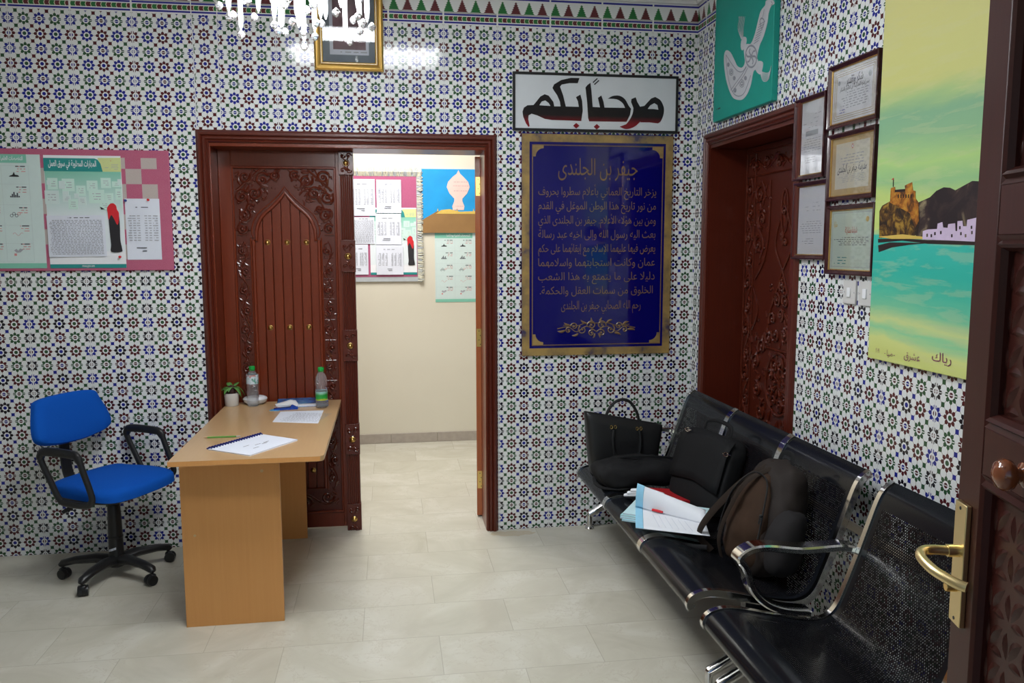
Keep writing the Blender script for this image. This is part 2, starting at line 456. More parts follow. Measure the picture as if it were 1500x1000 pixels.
# floor runs on through the double door into the next room
struct(MB(M_floor).wbox(-6.2, 0.35, -7.5, 2.45, -.05, 0), 'floor', org=(0, 0, 0))
DX0, DX1, DZ = -2.738, -1.242, 2.242
w = MB(M_tb); w.wbox(-6.2, DX0, 0, .22, 0, CH); w.wbox(DX1, 0.0, 0, .22, 0, CH); w.wbox(DX0, DX1, 0, .22, DZ, CH)
struct(w, 'wall_back', org=(0, 0, 0))
EY0, EY1, EZ = -1.215, -.23, 2.245
w = MB(M_tr); w.wbox(0, .30, EY1, .22, 0, CH); w.wbox(0, .30, -7.5, EY0, 0, CH); w.wbox(0, .30, EY0, EY1, EZ, CH)
struct(w, 'wall_right', org=(0, 0, 0))
struct(MB(M_plaster).wbox(.31, .36, -1.4, 0, 0, CH), 'wall_passage', org=(.33, 0, 0))
struct(MB(M_ceil).wbox(-6.2, .3, -4.42, .22, CH, CH + .1), 'ceiling', org=(0, 0, CH))
struct(MB(M_tb).wbox(-6.4, -6.2, -4.42, .22, 0, CH), 'wall_left', org=(-6.2, 0, 0))
# front wall, the camera stands in its doorway; two windows to the left of it
w = MB(M_plaster); FY0, FY1 = -4.42, -4.22
w.wbox(-.97, 0, FY0, FY1, 0, CH); w.wbox(-2.66, -.97, FY0, FY1, 2.35, CH); w.wbox(-3.4, -2.66, FY0, FY1, 0, CH)
w.wbox(-4.4, -3.4, FY0, FY1, 0, .9); w.wbox(-4.4, -3.4, FY0, FY1, 2.3, CH); w.wbox(-4.8, -4.4, FY0, FY1, 0, CH)
w.wbox(-5.8, -4.8, FY0, FY1, 0, .9); w.wbox(-5.8, -4.8, FY0, FY1, 2.3, CH); w.wbox(-6.2, -5.8, FY0, FY1, 0, CH)
struct(w, 'wall_front', org=(-3, -4.4, 0))
# plaster cornice
def cornice(fr, a0, a1, name):
    prof = [(0, 0), (0, .10), (-.018, .10), (-.022, .085), (-.045, .07), (-.05, .045), (-.075, .03), (-.08, .0)]
    mb = MB(M_ceil); vs = []; 
    for a, s in ((a0, 1), (a1, -1)):
        vs += [fr.p(a - s * d * 0, CH - .0 - h if False else CH - h, -d) for d, h in prof]
    k = len(prof); fs = [(j, (j + 1) % k, k + (j + 1) % k, k + j) for j in range(k)]
    mb.add(vs, fs); struct(mb, name, smooth=False, org=fr.p(a0, CH - .1))
cornice(BK, -6.2, 0, 'trim_1'); cornice(RT, 0, 4.2, 'trim_2')
# next room
struct(MB(M_plaster).wbox(-4.6, .35, 2.30, 2.45, 0, CH), 'wall_far', org=(-2, 2.3, 0))
struct(MB(M_plaster).wbox(-4.7, -4.6, .22, 2.45, 0, CH), 'wall_far_left', org=(-4.6, 1, 0))
struct(MB(M_plaster).wbox(.30, .35, .22, 2.30, 0, CH), 'wall_far_right', org=(.3, 1, 0))
struct(MB(M_ceil).wbox(-4.7, .35, .22, 2.45, CH, CH + .1), 'ceiling_far', org=(-2, 1, CH))
M_stone = mat('grey_brown_stone', (.40, .35, .30), .5, vary=.18, vscale=25)
sk = MB(M_stone)
x = -4.6
while x < .3: sk.wbox(x, min(x + .40, .3) - .002, 2.288, 2.30, 0, .085); x += .40
struct(sk, 'baseboard_far', bevel=.003, org=(-2, 2.29, 0))
# cable duct along the right wall
struct(MB(mat('beige_plastic', (.55, .47, .36), .45, bmp=.05)).box(RT, 1.25, 4.2, .57, .60, 0, .018), 'trim_3', bevel=.003, org=(0, -2, .57))

# ------------------------------------------------------------------ carved relief helpers (on a frame)
def spiral(mb, fr, a, b, r, turns=1.4, d=1, ph=0, t=.006, h=.004):
    t *= 1.3; r *= 1.12; h += .001
    pts = []; n = int(16 * turns); rr = []
    for i in range(n + 1):
        q = i / n; R = r * (1 - .86 * q); an = ph + d * 2 * PI * turns * q
        pts.append(fr.p(a + R * math.cos(an), b + R * math.sin(an), h)); rr.append(t * (1.1 - .5 * q))
    mb.tube(pts, rr, 6, flat=1.2, up=fr.n)
    mb.ball(fr.p(a, b, h + .002), t * 1.25, seg=8)
def leaf(mb, fr, a, b, L, ang, w=.3, h=.0018):
    c, s = math.cos(ang), math.sin(ang); n = 7; ctr = []; rad = []
    for i in range(n):
        q = i / (n - 1); off = .12 * L * math.sin(PI * q)
        ctr.append(fr.p(a + c * L * q - s * off, b + s * L * q + c * off, h)); rad.append(max(.0012, L * w * .62 * math.sin(PI * min(.98, q * .8 + .15))))
    mb.tube(ctr, rad, 6, flat=.7, up=fr.n)
def carve_band(mb, fr, a0, a1, b0, b1, pitch=None, t=.0055, vertical=True, seed=0):
    """a running scroll with leaves and beads that fills a strip"""
    rn = random.Random(seed)
    if vertical:
        W = a1 - a0; pitch = pitch or W * 1.35; n = max(1, round((b1 - b0) / pitch)); st = (b1 - b0) / n; c = (a0 + a1) / 2
        wave = [fr.p(c + W * .30 * math.sin(PI * (i / 6)), b0 + i / 6 * st, .003) for i in range(6 * n + 1)]
        mb.tube(wave, t * .8, 6, up=fr.n)
        for k in range(n):
            d = 1 if k % 2 == 0 else -1; y = b0 + (k + .5) * st
            spiral(mb, fr, c - d * W * .13, y, min(W, st) * .33, 1.3, d, PI / 2 * d, t)
            leaf(mb, fr, c + d * W * .12, y - st * .42, st * .42, PI / 2 - d * .5, .34)
            leaf(mb, fr, c - d * W * .4, y + st * .26, st * .3, PI / 2 - d * .9, .34)
            mb.ball(fr.p(c + d * W * .38, y - st * .12, .003), t * .95, seg=8); mb.ball(fr.p(c - d * W * .40, y - st * .28, .003), t * .8, seg=8)
    else:
        W = b1 - b0; pitch = pitch or W * 1.35; n = max(1, round((a1 - a0) / pitch)); st = (a1 - a0) / n; c = (b0 + b1) / 2
        wave = [fr.p(a0 + i / 6 * st, c + W * .30 * math.sin(PI * (i / 6)), .003) for i in range(6 * n + 1)]
        mb.tube(wave, t * .8, 6, up=fr.n)
        for k in range(n):
            d = 1 if k % 2 == 0 else -1; x = a0 + (k + .5) * st
            spiral(mb, fr, x, c - d * W * .13, min(W, st) * .33, 1.3, d, 0, t)
            leaf(mb, fr, x - st * .42, c + d * W * .12, st * .42, d * .5, .34)
            leaf(mb, fr, x + st * .2, c - d * W * .4, st * .3, d * .6, .34)
            mb.ball(fr.p(x + st * .4, c + d * W * .3, .003), t * .95, seg=8)
def strap(mb, fr, pts, t=.006, h=.004): mb.tube([fr.p(a, b, h) for a, b in pts], t, 6, flat=.9, up=fr.n)
def stud(parent, fr, a, b, r, m=None, name='stud', h=0):
    mb = MB(m or M_brass); mb.lathe(fr.p(a, b, h), [(r * 1.35, 0), (r * 1.35, .003), (r * 1.05, .005), (r, r * .5), (r * .75, r * .95), (r * .3, r * 1.2), (0.0005, r * 1.25)], 16, axis=fr.n)
    return mb.build(name, parent, smooth=True)
def arch_side(hw, z0, z1, n=10):
    """points of a pointed arch from its right spring up to the apex"""
    return [(hw * (1 - (i / n) ** 1.0) ** .62 if i < n else 0, z0 + (z1 - z0) * (1 - (1 - i / n) ** 1.35)) for i in range(n + 1)]
ARCHPROF = [(0, -.004), (0, .008), (.006, .014), (.012, .010), (.018, .018), (.028, .018), (.033, .012), (.040, .022), (.052, .022), (.057, .014), (.062, .012), (.066, .004), (.066, -.004)]

# ================================================================== DOOR 1: the double door
d1 = tag(thing('door_1', (-1.99, 0, 0)), kind='structure')
mb = MB(M_mah2); mb.frame4(BK, DX0, DX1, 0, DZ, ARCHPROF, open_bottom=True); mb.build('architrave', d1)
mb = MB(M_mah); mb.wbox(DX0 - .002, DX0 + .006, .0, .26, 0, DZ); mb.wbox(DX1 - .004, DX1 + .002, 0, .24, 0, DZ); mb.wbox(DX0, DX1, 0, .26, DZ - .02, DZ + .002)
mb.build('lining', d1, bevel=.003)
# closed left leaf
LF = Fr((0, .18, 0), (1, 0, 0), (0, 0, 1))      # its front face, .18 behind the tiles
lx0, lx1, lz0, lz1 = DX0 + .007, -2.06, .012, 2.232
leafm = MB(M_mah)
pA, pB, pZ0, pZ1 = -2.662, -2.085, .10, 2.135
leafm.box(LF, lx0, pA, lz0, lz1, -.045, 0); leafm.box(LF, pB, lx1 + .03, lz0, lz1, -.045, 0); leafm.box(LF, pA, pB, pZ1, lz1, -.045, 0); leafm.box(LF, pA, pB, lz0, pZ0, -.045, 0)
leafo = leafm.build('door_leaf', d1, bevel=.002)
mb = MB(M_mah); mb.frame4(LF, pA + .012, pB - .012, pZ0 + .012, pZ1 - .012, [(0, -.01), (0, .002), (.004, .007), (.009, .007), (.013, .001), (.013, -.01)]); mb.build('panel_bead', leafo)
# plank field under the pointed arch
cxm = -2.372; hw = .183; sh = .165; zs = 1.745; za = 1.985; zb = .25
arch = [(.165, 1.745), (.162, 1.78), (.152, 1.815), (.135, 1.848), (.108, 1.878), (.075, 1.905), (.045, 1.935), (.02, 1.963), (0, 1.99)]
inner = [(cxm - hw, zb), (cxm + hw, zb), (cxm + hw, zs - .025), (cxm + sh, zs - .025)] + [(cxm + a, z) for a, z in arch] + [(cxm - a, z) for a, z in arch[::-1][1:]] + [(cxm - sh, zs - .025), (cxm - hw, zs - .025)]
mb = MB(M_mah2); mb.poly(LF, [(pA + .01, pZ0 + .01), (pB - .01, pZ0 + .01), (pB - .01, pZ1 - .01), (pA + .01, pZ1 - .01)], -.04, -.010, holes=[inner]); mb.build('carved_panel', leafo)
mb = MB(M_mah); nb = 7; bw = 2 * hw / nb
mb.box(LF, cxm - hw, cxm + hw, zb - .01, za + .01, -.042, -.037)
for i in range(nb): mb.box(LF, cxm - hw + i * bw + .0022, cxm - hw + (i + 1) * bw - .0022, zb - .01, za + .01, -.038, -.016)
mb.build('plank_panel', leafo, bevel=.0035)
mb = MB(M_mah); mb.tube([LF.p(a, b, -.008) for a, b in inner], .0095, 8, closed=True, up=LF.n, flat=.9)
outl = [(cxm - hw - .014, zb - .01), (cxm - hw - .014, zs - .01), (cxm - sh - .016, zs - .01)] + [(cxm - a * 1.08 - .012, z + .016) for a, z in arch[:-1]] + [(cxm, za + .04)] + [(cxm + a * 1.08 + .012, z + .016) for a, z in arch[:-1]][::-1] + [(cxm + sh + .016, zs - .01), (cxm + hw + .014, zs - .01), (cxm + hw + .014, zb - .01)]
mb.tube([LF.p(a, b, -.008) for a, b in outl], .004, 6, up=LF.n); mb.build('arch_moulding', leafo, smooth=True)
C = Fr(LF.p(0, 0, -.010), (1, 0, 0), (0, 0, 1))
mb = MB(M_carve); L0, L1, R0, R1 = pA + .024, cxm - hw - .022, cxm + hw + .022, pB - .024
carve_band(mb, C, L0, L1, pZ0 + .15, zs - .03, .115, .0052); carve_band(mb, C, R0, R1, pZ0 + .15, zs - .03, .115, .0052, seed=3)
carve_band(mb, C, pA + .03, pB - .03, pZ0 + .03, pZ0 + .135, .12, .006, vertical=False)
for k in range(12):      # short straps that divide the side bands
    z = .30 + k * .12
    for A, B in ((L0, L1), (R0, R1)): strap(mb, C, [(A, z), (B, z + (.0 if k % 2 else .0))], .0025); strap(mb, C, [(A + .005, z + .075), (A + (B - A) * .6, z + .02)], .0042, .005)
# spandrels either side of the arch
for s in (-1, 1):
    for (a, b, r, dd) in ((.215, 2.075, .033, 1), (.12, 2.06, .036, -1), (.235, 1.965, .036, -1), (.165, 1.985, .034, 1), (.225, 1.86, .034, 1), (.055, 2.085, .024, 1), (.19, 1.90, .020, -1), (.24, 1.785, .026, 1)):
        spiral(mb, C, cxm + s * a, b, r, 1.5, dd * s, .6, .0062)
    for (a, b, L, an) in ((.09, 2.02, .07, .6), (.19, 2.03, .06, -.9), (.14, 2.10, .06, 2.6), (.20, 1.93, .06, 1.7), (.245, 1.90, .06, -1.4), (.21, 1.82, .05, .4), (.17, 2.06, .05, -.2), (.04, 2.05, .05, 1.0), (.24, 2.03, .05, 1.4)):
        leaf(mb, C, cxm + s * a, b, L, an if s > 0 else PI - an, .36, .004)
    for (a, b) in ((.26, 2.08), (.16, 2.115), (.255, 2.005), (.21, 1.995), (.10, 2.11), (.255, 1.93), (.185, 1.95), (.20, 1.78), (.25, 1.83), (.08, 2.085), (.145, 1.94)): mb.ball(C.p(cxm + s * a, b, .004), .0075, seg=8)
    strap(mb, C, [(cxm + s * .265, 2.00), (cxm + s * .13, 2.12)], .007, .006); strap(mb, C, [(cxm + s * .262, 1.80), (cxm + s * .19, 1.96), (cxm + s * .02, 2.12)], .0055, .005)
    strap(mb, C, [(cxm + s * .215, 1.752), (cxm + s * .268, 1.752)], .005); strap(mb, C, [(cxm + s * .17, 2.12), (cxm + s * .265, 1.93)], .005, .004)
rn = random.Random(11)
for k in range(150):
    a = rn.uniform(.02, .265); b = rn.uniform(1.76, 2.115); sg_ = rn.choice((-1, 1))
    am = 0
    for (p, q) in arch:
        if q >= b - .02: am = max(am, p)
    if a < am + .045: continue
    if k % 3: leaf(mb, C, cxm + sg_ * a, b, rn.uniform(.025, .045), rn.uniform(0, 6.28), .34, .002)
    else: mb.ball(C.p(cxm + sg_ * a, b, .002), rn.uniform(.004, .007), seg=8)
for k in range(150):
    A_ = rn.uniform(L0 + .006, L1 - .012) if k % 2 else rn.uniform(R0 + .006, R1 - .012); leaf(mb, C, A_, rn.uniform(.15, 1.70), rn.uniform(.018, .035), rn.uniform(.3, 2.8), .34, .002)
mb.build('scroll_carving', leafo, smooth=True)
for z in (1.708, 1.217, .73, .36):
    for a in (-2.478, -2.369, -2.261): stud(leafo, LF, a, z, .0115, h=-.016)
# right leaf, swung into the next room
ang = math.radians(99); hx = Vector((-1.229, .250, 0))
dr = Vector((-math.cos(ang), math.sin(ang), 0)); OL = Fr(hx, dr, (0, 0, 1))     # along the leaf; n points to the passage side
mb = MB(M_mah); mb.box(OL, .002, .70, .012, 2.215, -.046, 0); mb.box(OL, 0, .002, .012, 2.215, -.046, 0, M_edge); ro = mb.build('door_leaf', d1, bevel=.002)
mb = MB(M_mah); mb.frame4(OL, .10, .60, .25, 1.0, [(0, -.001), (0, .005), (.01, .009), (.02, .005), (.02, -.001)]); mb.frame4(OL, .10, .60, 1.15, 2.08, [(0, -.001), (0, .005), (.01, .009), (.02, .005), (.02, -.001)]); mb.build('panel_bead', ro)
HF = Fr(OL.p(0, 0, -.023), OL.n, (0, 0, 1))
for z0, z1 in ((1.985, 2.095), (1.075, 1.185), (.185, .295)):
    h = MB(M_brass); q = Fr(HF.o, HF.r, HF.u)
    n_ = -q.n if q.n.y > 0 else q.n
    q2 = Fr(HF.o, HF.r if HF.r.cross(Vector((0, 0, 1))).y < 0 else -HF.r, (0, 0, 1))
    h.box(q2, -.018, .018, z0, z1, 0, .003); h.tube([q2.p(.021, z0, .004), q2.p(.021, z1, .004)], .005, 8)
    for k in range(4): h.lathe(q2.p(-.004 if k % 2 else .004, z0 + .014 + k * (z1 - z0 - .028) / 3, .003), [(.0032, 0), (.002, .001), (0.0005, .0012)], 8, m=M_black, axis=q2.n)
    h.build('hinge', d1)
# centre post carried by the closed leaf
PF = Fr((0, .128, 0), (1, 0, 0), (0, 0, 1))
px0, px1 = -2.062, -1.985
mb = MB(M_mah2); mb.box(PF, px0, px1, .012, 2.225, -.06, -.012)
for i in range(6): 
    c = px0 + .010 + i * .0115; mb.tube([PF.p(c, .13, -.012), PF.p(c, 2.10, -.012)], .0048, 8)
post = mb.build('centre_post', d1, smooth=True)
for z in (2.154, 1.629, 1.111, .554, .07):
    hgt = .066 if z > 2 else .092
    z0, z1 = (max(z - hgt, .0), min(z + hgt, 2.222))
    bm_ = MB(M_mah2); bm_.box(PF, px0 - .003, px1 + .003, z0, z1, -.05, 0)
    b_ = bm_.build('carved_block', d1, bevel=.002)
    cv = MB(M_carve); cxx = (px0 + px1) / 2
    for s in (-1, 1):
        for t_ in (-1, 1):
            spiral(cv, PF, cxx + s * .017, z + t_ * hgt * .62, .014, 1.1, s * t_, 0, .0035, .001); leaf(cv, PF, cxx + s * .01, z + t_ * hgt * .3, .03, PI / 2 * t_ - s * .5, .3, .001)
    for k in range(6): cv.ball(PF.p(px0 + .006 + k * .013, z0 + .004, .001), .004, seg=6); cv.ball(PF.p(px0 + .006 + k * .013, z1 - .004, .001), .004, seg=6)
    cv.lathe(PF.p(cxx, z, 0), [(.022, 0), (.022, .003), (.019, .005), (.018, .002)], 16, axis=PF.n)
    cv.build('block_carving', b_, smooth=True)
    stud(b_, PF, cxx, z, .0125, h=.001)

# ================================================================== DOOR 2: carved door in the right wall
d2 = tag(thing('door_2', (0, -.72, 0)), kind='structure')
mb = MB(M_mah2); mb.frame4(RT, .23, 1.215, 0, EZ, [(d, h) for d, h in ARCHPROF], open_bottom=True); mb.build('architrave', d2)
mb = MB(M_mah2); mb.wbox(0, .22, EY1 - .003, EY1 + .002, 0, EZ); mb.wbox(0, .22, EY0 - .002, EY0 + .02, 0, EZ); mb.wbox(0, .22, EY0, EY1, EZ - .02, EZ + .002); mb.build('lining', d2)
DF = Fr((.215, 0, 0), (0, -1, 0), (0, 0, 1))
mb = MB(M_mah2); mb.box(DF, .235, 1.195, .01, EZ - .022, -.045, 0); l2 = mb.build('door_leaf', d2, bevel=.002)
cv = MB(M_carve); cy = .715
carve_band(cv, DF, .275, .355, .10, 2.06, .13, .006); carve_band(cv, DF, 1.075, 1.155, .10, 2.06, .13, .006)
carve_band(cv, DF, .285, 1.145, 2.08, 2.17, .15, .006, vertical=False)
for a in (.262, .368, 1.062, 1.168): strap(cv, DF, [(a, .08), (a, 2.19)], .005)
for b in (2.065, 2.19, .08): strap(cv, DF, [(.262, b), (1.168, b)], .005)
for s in (-1, 1):        # corner pendants
    carve_band(cv, DF, *(sorted((cy + s * .20, cy + s * .33))), 1.62, 2.03, .12, .007)
    strap(cv, DF, cat2([(cy + s * .165, 2.03), (cy + s * .17, 1.75), (cy + s * .22, 1.60), (cy + s * .32, 1.50)], 5), .006)
    carve_band(cv, DF, *(sorted((cy + s * .24, cy + s * .33))), .2, .72, .12, .007)
    strap(cv, DF, cat2([(cy + s * .33, 1.45), (cy + s * .27, 1.33), (cy + s * .33, 1.22)], 5), .006)
    strap(cv, DF, cat2([(cy + s * .03, 1.86), (cy + s * .09, 1.70), (cy + s * .035, 1.60), (cy, 1.56)], 4), .006)
    strap(cv, DF, cat2([(cy, 1.56), (cy + s * .05, 1.46), (cy + s * .13, 1.32), (cy + s * .17, 1.14)], 5) + [(cy, 1.14)], .007)
dm = [(cy + .035 * math.sin(a), 1.86 + .11 * math.cos(a)) for a in [k * PI / 10 for k in range(20)]]
strap(cv, DF, dm + dm[:1], .006); spiral(cv, DF, cy, 1.86, .025, 1.3); leaf(cv, DF, cy, 1.88, .07, PI / 2); leaf(cv, DF, cy, 1.84, .07, -PI / 2)
for i, (a, b, r) in enumerate([(0, 1.48, .03), (.045, 1.40, .035), (-.045, 1.40, .035), (.09, 1.30, .035), (-.09, 1.30, .035), (0, 1.33, .03), (.13, 1.19, .035), (-.13, 1.19, .035), (.05, 1.22, .038), (-.05, 1.22, .038), (.02, 1.70, .02), (-.02, 1.74, .02)]):
    spiral(cv, DF, cy + a, b, r, 1.4, 1 if i % 2 else -1, i, .0065); leaf(cv, DF, cy + a, b + r * .6, r * 1.3, 1.2 + i, .4, .004)
el = [(cy + .145 * math.cos(k * PI / 16), .96 + .165 * math.sin(k * PI / 16)) for k in range(33)]; strap(cv, DF, el, .009)
for k in range(9):
    a = k * 2 * PI / 9; spiral(cv, DF, cy + .095 * math.cos(a), .96 + .108 * math.sin(a), .032, 1.3, 1 if k % 2 else -1, a, .0065); leaf(cv, DF, cy + .03 * math.cos(a), .96 + .03 * math.sin(a), .05, a + .3, .4, .005)
for (a, b) in ((-.2, .78), (.2, .78), (-.1, .72), (.1, .72), (-.25, .9), (.25, .9), (-.27, 1.05), (.27, 1.05), (0, .68), (-.17, .66), (.17, .66), (-.2, 1.14), (.2, 1.14), (-.06, .55), (.06, .55), (-.14, .48), (.14, .48), (0, .42), (-.2, .36), (.2, .36), (0, .28)): spiral(cv, DF, cy + a, b, .042, 1.5, 1 if a > 0 else -1, b * 9, .0075); leaf(cv, DF, cy + a, b + .03, .06, PI / 2 + a * 3, .4, .004)
rn = random.Random(17)
for k in range(260):
    a = rn.uniform(-.40, .40); b = rn.uniform(.2, 2.0)
    if abs(a) < .36 and (1.3 < b < 2.02) and abs(a) > .17 and b < 1.6: continue
    if abs(a) < .16 and b > 1.5: continue
    leaf(cv, DF, cy + a, b, rn.uniform(.03, .05), rn.uniform(0, 6.28), .34, .002)
cv.build('scroll_carving', l2, smooth=True)

# ================================================================== DOOR 3: open entrance leaf beside the camera
d3 = tag(thing('door_3', (-.75, -3.32, 0)), kind='structure')
dv = Vector((.255, .967, 0)).normalized()
EF = Fr((-.75, -3.32, 0), -dv, (0, 0, 1))          # a runs from the free edge back to the hinge; n faces the room
if EF.n.x > 0: raise RuntimeError('frame')
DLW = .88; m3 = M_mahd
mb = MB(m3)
def rails(mb, cols, rows, h0, h1):
    pass
A0, A1, B0_, B1_ = .086, .40, .48, .79
mb.box(EF, 0, A0, .012, 2.25, -.045, 0); mb.box(EF, A1, B0_, .012, 2.25, -.045, 0); mb.box(EF, B1_, DLW, .012, 2.25, -.045, 0)
rowz = [(.14, .60), (.68, 1.282), (1.368, 1.697), (1.783, 2.16)]
zz = [.012] + [z for r_ in rowz for z in r_] + [2.25]
for a0, a1 in ((A0, A1), (B0_, B1_)):
    for i in range(0, len(zz), 2): mb.box(EF, a0, a1, zz[i], zz[i + 1], -.045, 0)
l3 = mb.build('door_leaf', d3, bevel=.003)
for (z0, z1) in rowz:
    for a0, a1 in ((A0, A1), (B0_, B1_)):
        p = MB(m3); p.box(EF, a0, a1, z0, z1, -.038, -.016); p.frame4(EF, a0 + .026, a1 - .026, z0 + .026, z1 - .026, [(0, -.017), (0, -.008), (.006, .002), (.012, .006), (.018, -.004), (.027, .0), (.027, -.017)])
        po = p.build('panel', l3)
        c = MB(m3); st = .062; na = max(2, int((a1 - a0 - .06) / st)); nz = max(2, int((z1 - z0 - .06) / st)); sa = (a1 - a0 - .06) / na; sz = (z1 - z0 - .06) / nz
        for i in range(na + 1):
            for j in range(nz + 1):
                A_ = a0 + .03 + i * sa; Z_ = z0 + .03 + j * sz
                if i < na: leaf(c, EF, A_ + .003, Z_, sa - .006, 0, .34, -.021)
                if j < nz: leaf(c, EF, A_, Z_ + .003, sz - .006, PI / 2, .34, -.021)
        for i in range(na):
            for j in range(nz): leaf(c, EF, a0 + .036 + i * sa, z0 + .036 + j * sz, math.hypot(sa, sz) * .8, math.atan2(sz, sa), .30, -.021)
        c.build('leaf_carving', po, smooth=True)
hd = MB(M_satbrass); hd.box(EF, .015, .060, .985, 1.215, 0, .010); plate = hd.build('handle_plate', d3, bevel=.0015)
hn = MB(M_satbrass); p0 = (.040, 1.125)
hn.tube([EF.p(.040, 1.125, .008), EF.p(.040, 1.125, .030)], .0115, 16)
hn.tube(cat([EF.p(.040, 1.125, .028), EF.p(.040, 1.125, .062), EF.p(.052, 1.124, .080), EF.p(.075, 1.120, .086), EF.p(.115, 1.114, .080), EF.p(.150, 1.108, .060), EF.p(.163, 1.106, .046)], 6), .0092, 14)
hn.build('lever', plate, smooth=True)
kh = MB(M_brass); kh.lathe(EF.p(.037, 1.055, .010), [(.009, 0), (.009, .016), (.0085, .018), (.0005, .018)], 16, axis=EF.n); kh.box(EF, .036, .038, 1.049, 1.061, .018, .0185, M_black); kh.build('lock_cylinder', plate, smooth=True)
for z in (1.205, .995): sc_ = MB(M_black); sc_.lathe(EF.p(.037, z, .010), [(.0035, 0), (.003, .001), (.0005, .001)], 10, axis=EF.n); sc_.build('plate_screw', plate)
M_amber = mat('varnished_wood_knob', (.22, .06, .02), .12, coat=.6, bmp=.05)
kb = MB(M_amber)
kb.lathe(EF.p(.232, 1.322, 0), [(.020, 0), (.020, .006), (.012, .010), (.014, .016), (.024, .024), (.026, .034), (.020, .044), (.008, .049), (.0005, .050)], 18, axis=EF.n)
for k in range(8):
    a = k * PI / 4; kb.ball(EF.p(.232 + .016 * math.cos(a), 1.322 + .016 * math.sin(a), .038), .0075, seg=8)
kb.build('door_stud', l3, smooth=True)
mb = MB(m3)   # entrance frame that carries the leaf
EN = Fr((0, FY1, 0), (-1, 0, 0), (0, 0, 1))
d3f = MB(m3); d3f.wbox(-.99, -.96, FY0, FY1 + .01, 0, 2.35); d3f.wbox(-2.67, -2.64, FY0, FY1 + .01, 0, 2.35); d3f.wbox(-2.67, -.96, FY0, FY1 + .01, 2.32, 2.35)
d3f.build('frame', d3)
hg = MB(M_brass)
for z in (.3, 1.1, 1.95): hg = MB(M_brass); hg.tube([EF.p(DLW + .004, z, -.045), EF.p(DLW + .004, z + .1, -.045)], .006, 8); hg.build('hinge', d3, smooth=True)
# window frames of the front wall, with clear panes
for i, x0 in enumerate((-4.4, -5.8)):
    wmt = mat('white_upvc', (.75, .75, .75), .4, bmp=.03)
    wn = tag(thing('window_%d' % (i + 1), (x0 + .5, -4.32, .9)), kind='structure'); WF = Fr((x0, -4.32, 0), (1, 0, 0), (0, 0, 1))
    f = MB(wmt); f.frame4(WF, .05, .95, .95, 2.25, [(0, -.03), (0, .03), (.05, .03), (.05, -.03)]); f.box(WF, .48, .52, .95, 2.25, -.03, .03); f.build('window_frame', wn)
    g = MB(M_glass); g.box(WF, .05, .95, .95, 2.25, -.003, .003); g.build('pane', wn)

# ================================================================== THINGS ON THE BACK WALL
def frame_from(fr, a, b, h=0, ang=0): return fr.sub(a, b, h, ang)
# ---- black framed welcome sign
SGX0, SGX1, SGZ0, SGZ1 = -1.086, -.116, 2.334, 2.657
M_frost = mat('frosted_white_glass', (.66, .69, .73), .16, bmp=.05, vary=.06, vscale=9, coat=.3)
sg = thing('welcome_sign', (-.6, 0, SGZ0), 'white glass sign in thin black frame reading a large Arabic welcome', 'sign')
SG = Fr((SGX0, 0, SGZ0), (1, 0, 0), (0, 0, 1)); SW, SH = SGX1 - SGX0, SGZ1 - SGZ0
mb = MB(M_frost); mb.box(SG, .004, SW - .004, .004, SH - .004, .002, .012); mb.build('glass_panel', sg)
mb = MB(M_black); mb.frame4(SG, .014, SW - .014, .014, SH - .014, [(0, .001), (0, .018), (.014, .018), (.014, .001)]); mb.build('frame', sg, bevel=.001)
def letter_fn(nt, b):
    (x, y, z), o = xyz(nt); n = noise_n(nt, o, 7, 2)
    f = (z - (SGZ0 + .045)) / .075 + (n - .5) * .25
    setc(nt, b, ramp(nt, f, [(.0, (.20, .004, .012)), (.35, (.07, .004, .008)), (.6, (.008, .006, .008))])); b.inputs['Roughness'].default_value = .3
M_let = mat('black_and_red_paint', fn=letter_fn)
def Q(pts): return [((x - 56) / (1262 - 56) * SW, (512 + 10 * (x - 60) / 1200 - y - (0)) / (512 - 84 + 0) * SH * 1.0 + .0) for x, y in pts]
mb = MB(M_let)
mb.poly(SG, Q(cat2([(1090, 250), (1128, 272), (1150, 310), (1158, 345), (1152, 390), (1135, 430), (1115, 447)], 3) + [(1050, 440), (985, 440), (975, 425), (950, 345), (975, 325), (1010, 318), (1035, 290), (1060, 262)]), .012, .0135, holes=[Q([(1035, 340), (1055, 312), (1085, 296), (1108, 310), (1116, 345), (1080, 340)])])
mb.poly(SG, Q([(945, 255), (958, 290), (985, 335), (1000, 380)] + cat2([(985, 432), (950, 467), (910, 487), (870, 492), (830, 475)], 3) + cat2([(878, 456), (905, 420), (925, 375), (930, 335)], 3) + [(912, 290), (915, 268)]), .012, .0137)
mb.poly(SG, Q(cat2([(740, 270), (775, 249), (825, 246), (865, 270), (895, 320), (912, 340)], 3) + [(905, 385), (880, 438), (730, 438), (735, 335), (868, 335)] + cat2([(868, 335), (850, 300), (805, 272), (740, 270)], 3)[1:-1]), .012, .0139)
mb.poly(SG, Q([(612, 155), (620, 215), (630, 332), (684, 334), (668, 264), (692, 247), (708, 290), (716, 335), (742, 335), (742, 438), (606, 438), (598, 415), (590, 300), (577, 190), (590, 172)]), .012, .0141)
mb.poly(SG, Q([(533, 122), (520, 160), (460, 160), (405, 172), (393, 188), (415, 250), (435, 332), (530, 333), (522, 290), (508, 262), (540, 243), (553, 290), (558, 360), (547, 437), (468, 434), (345, 432), (345, 332), (398, 332), (392, 295), (372, 250), (350, 218), (339, 198), (350, 172), (400, 140), (470, 122)]), .012, .0143)
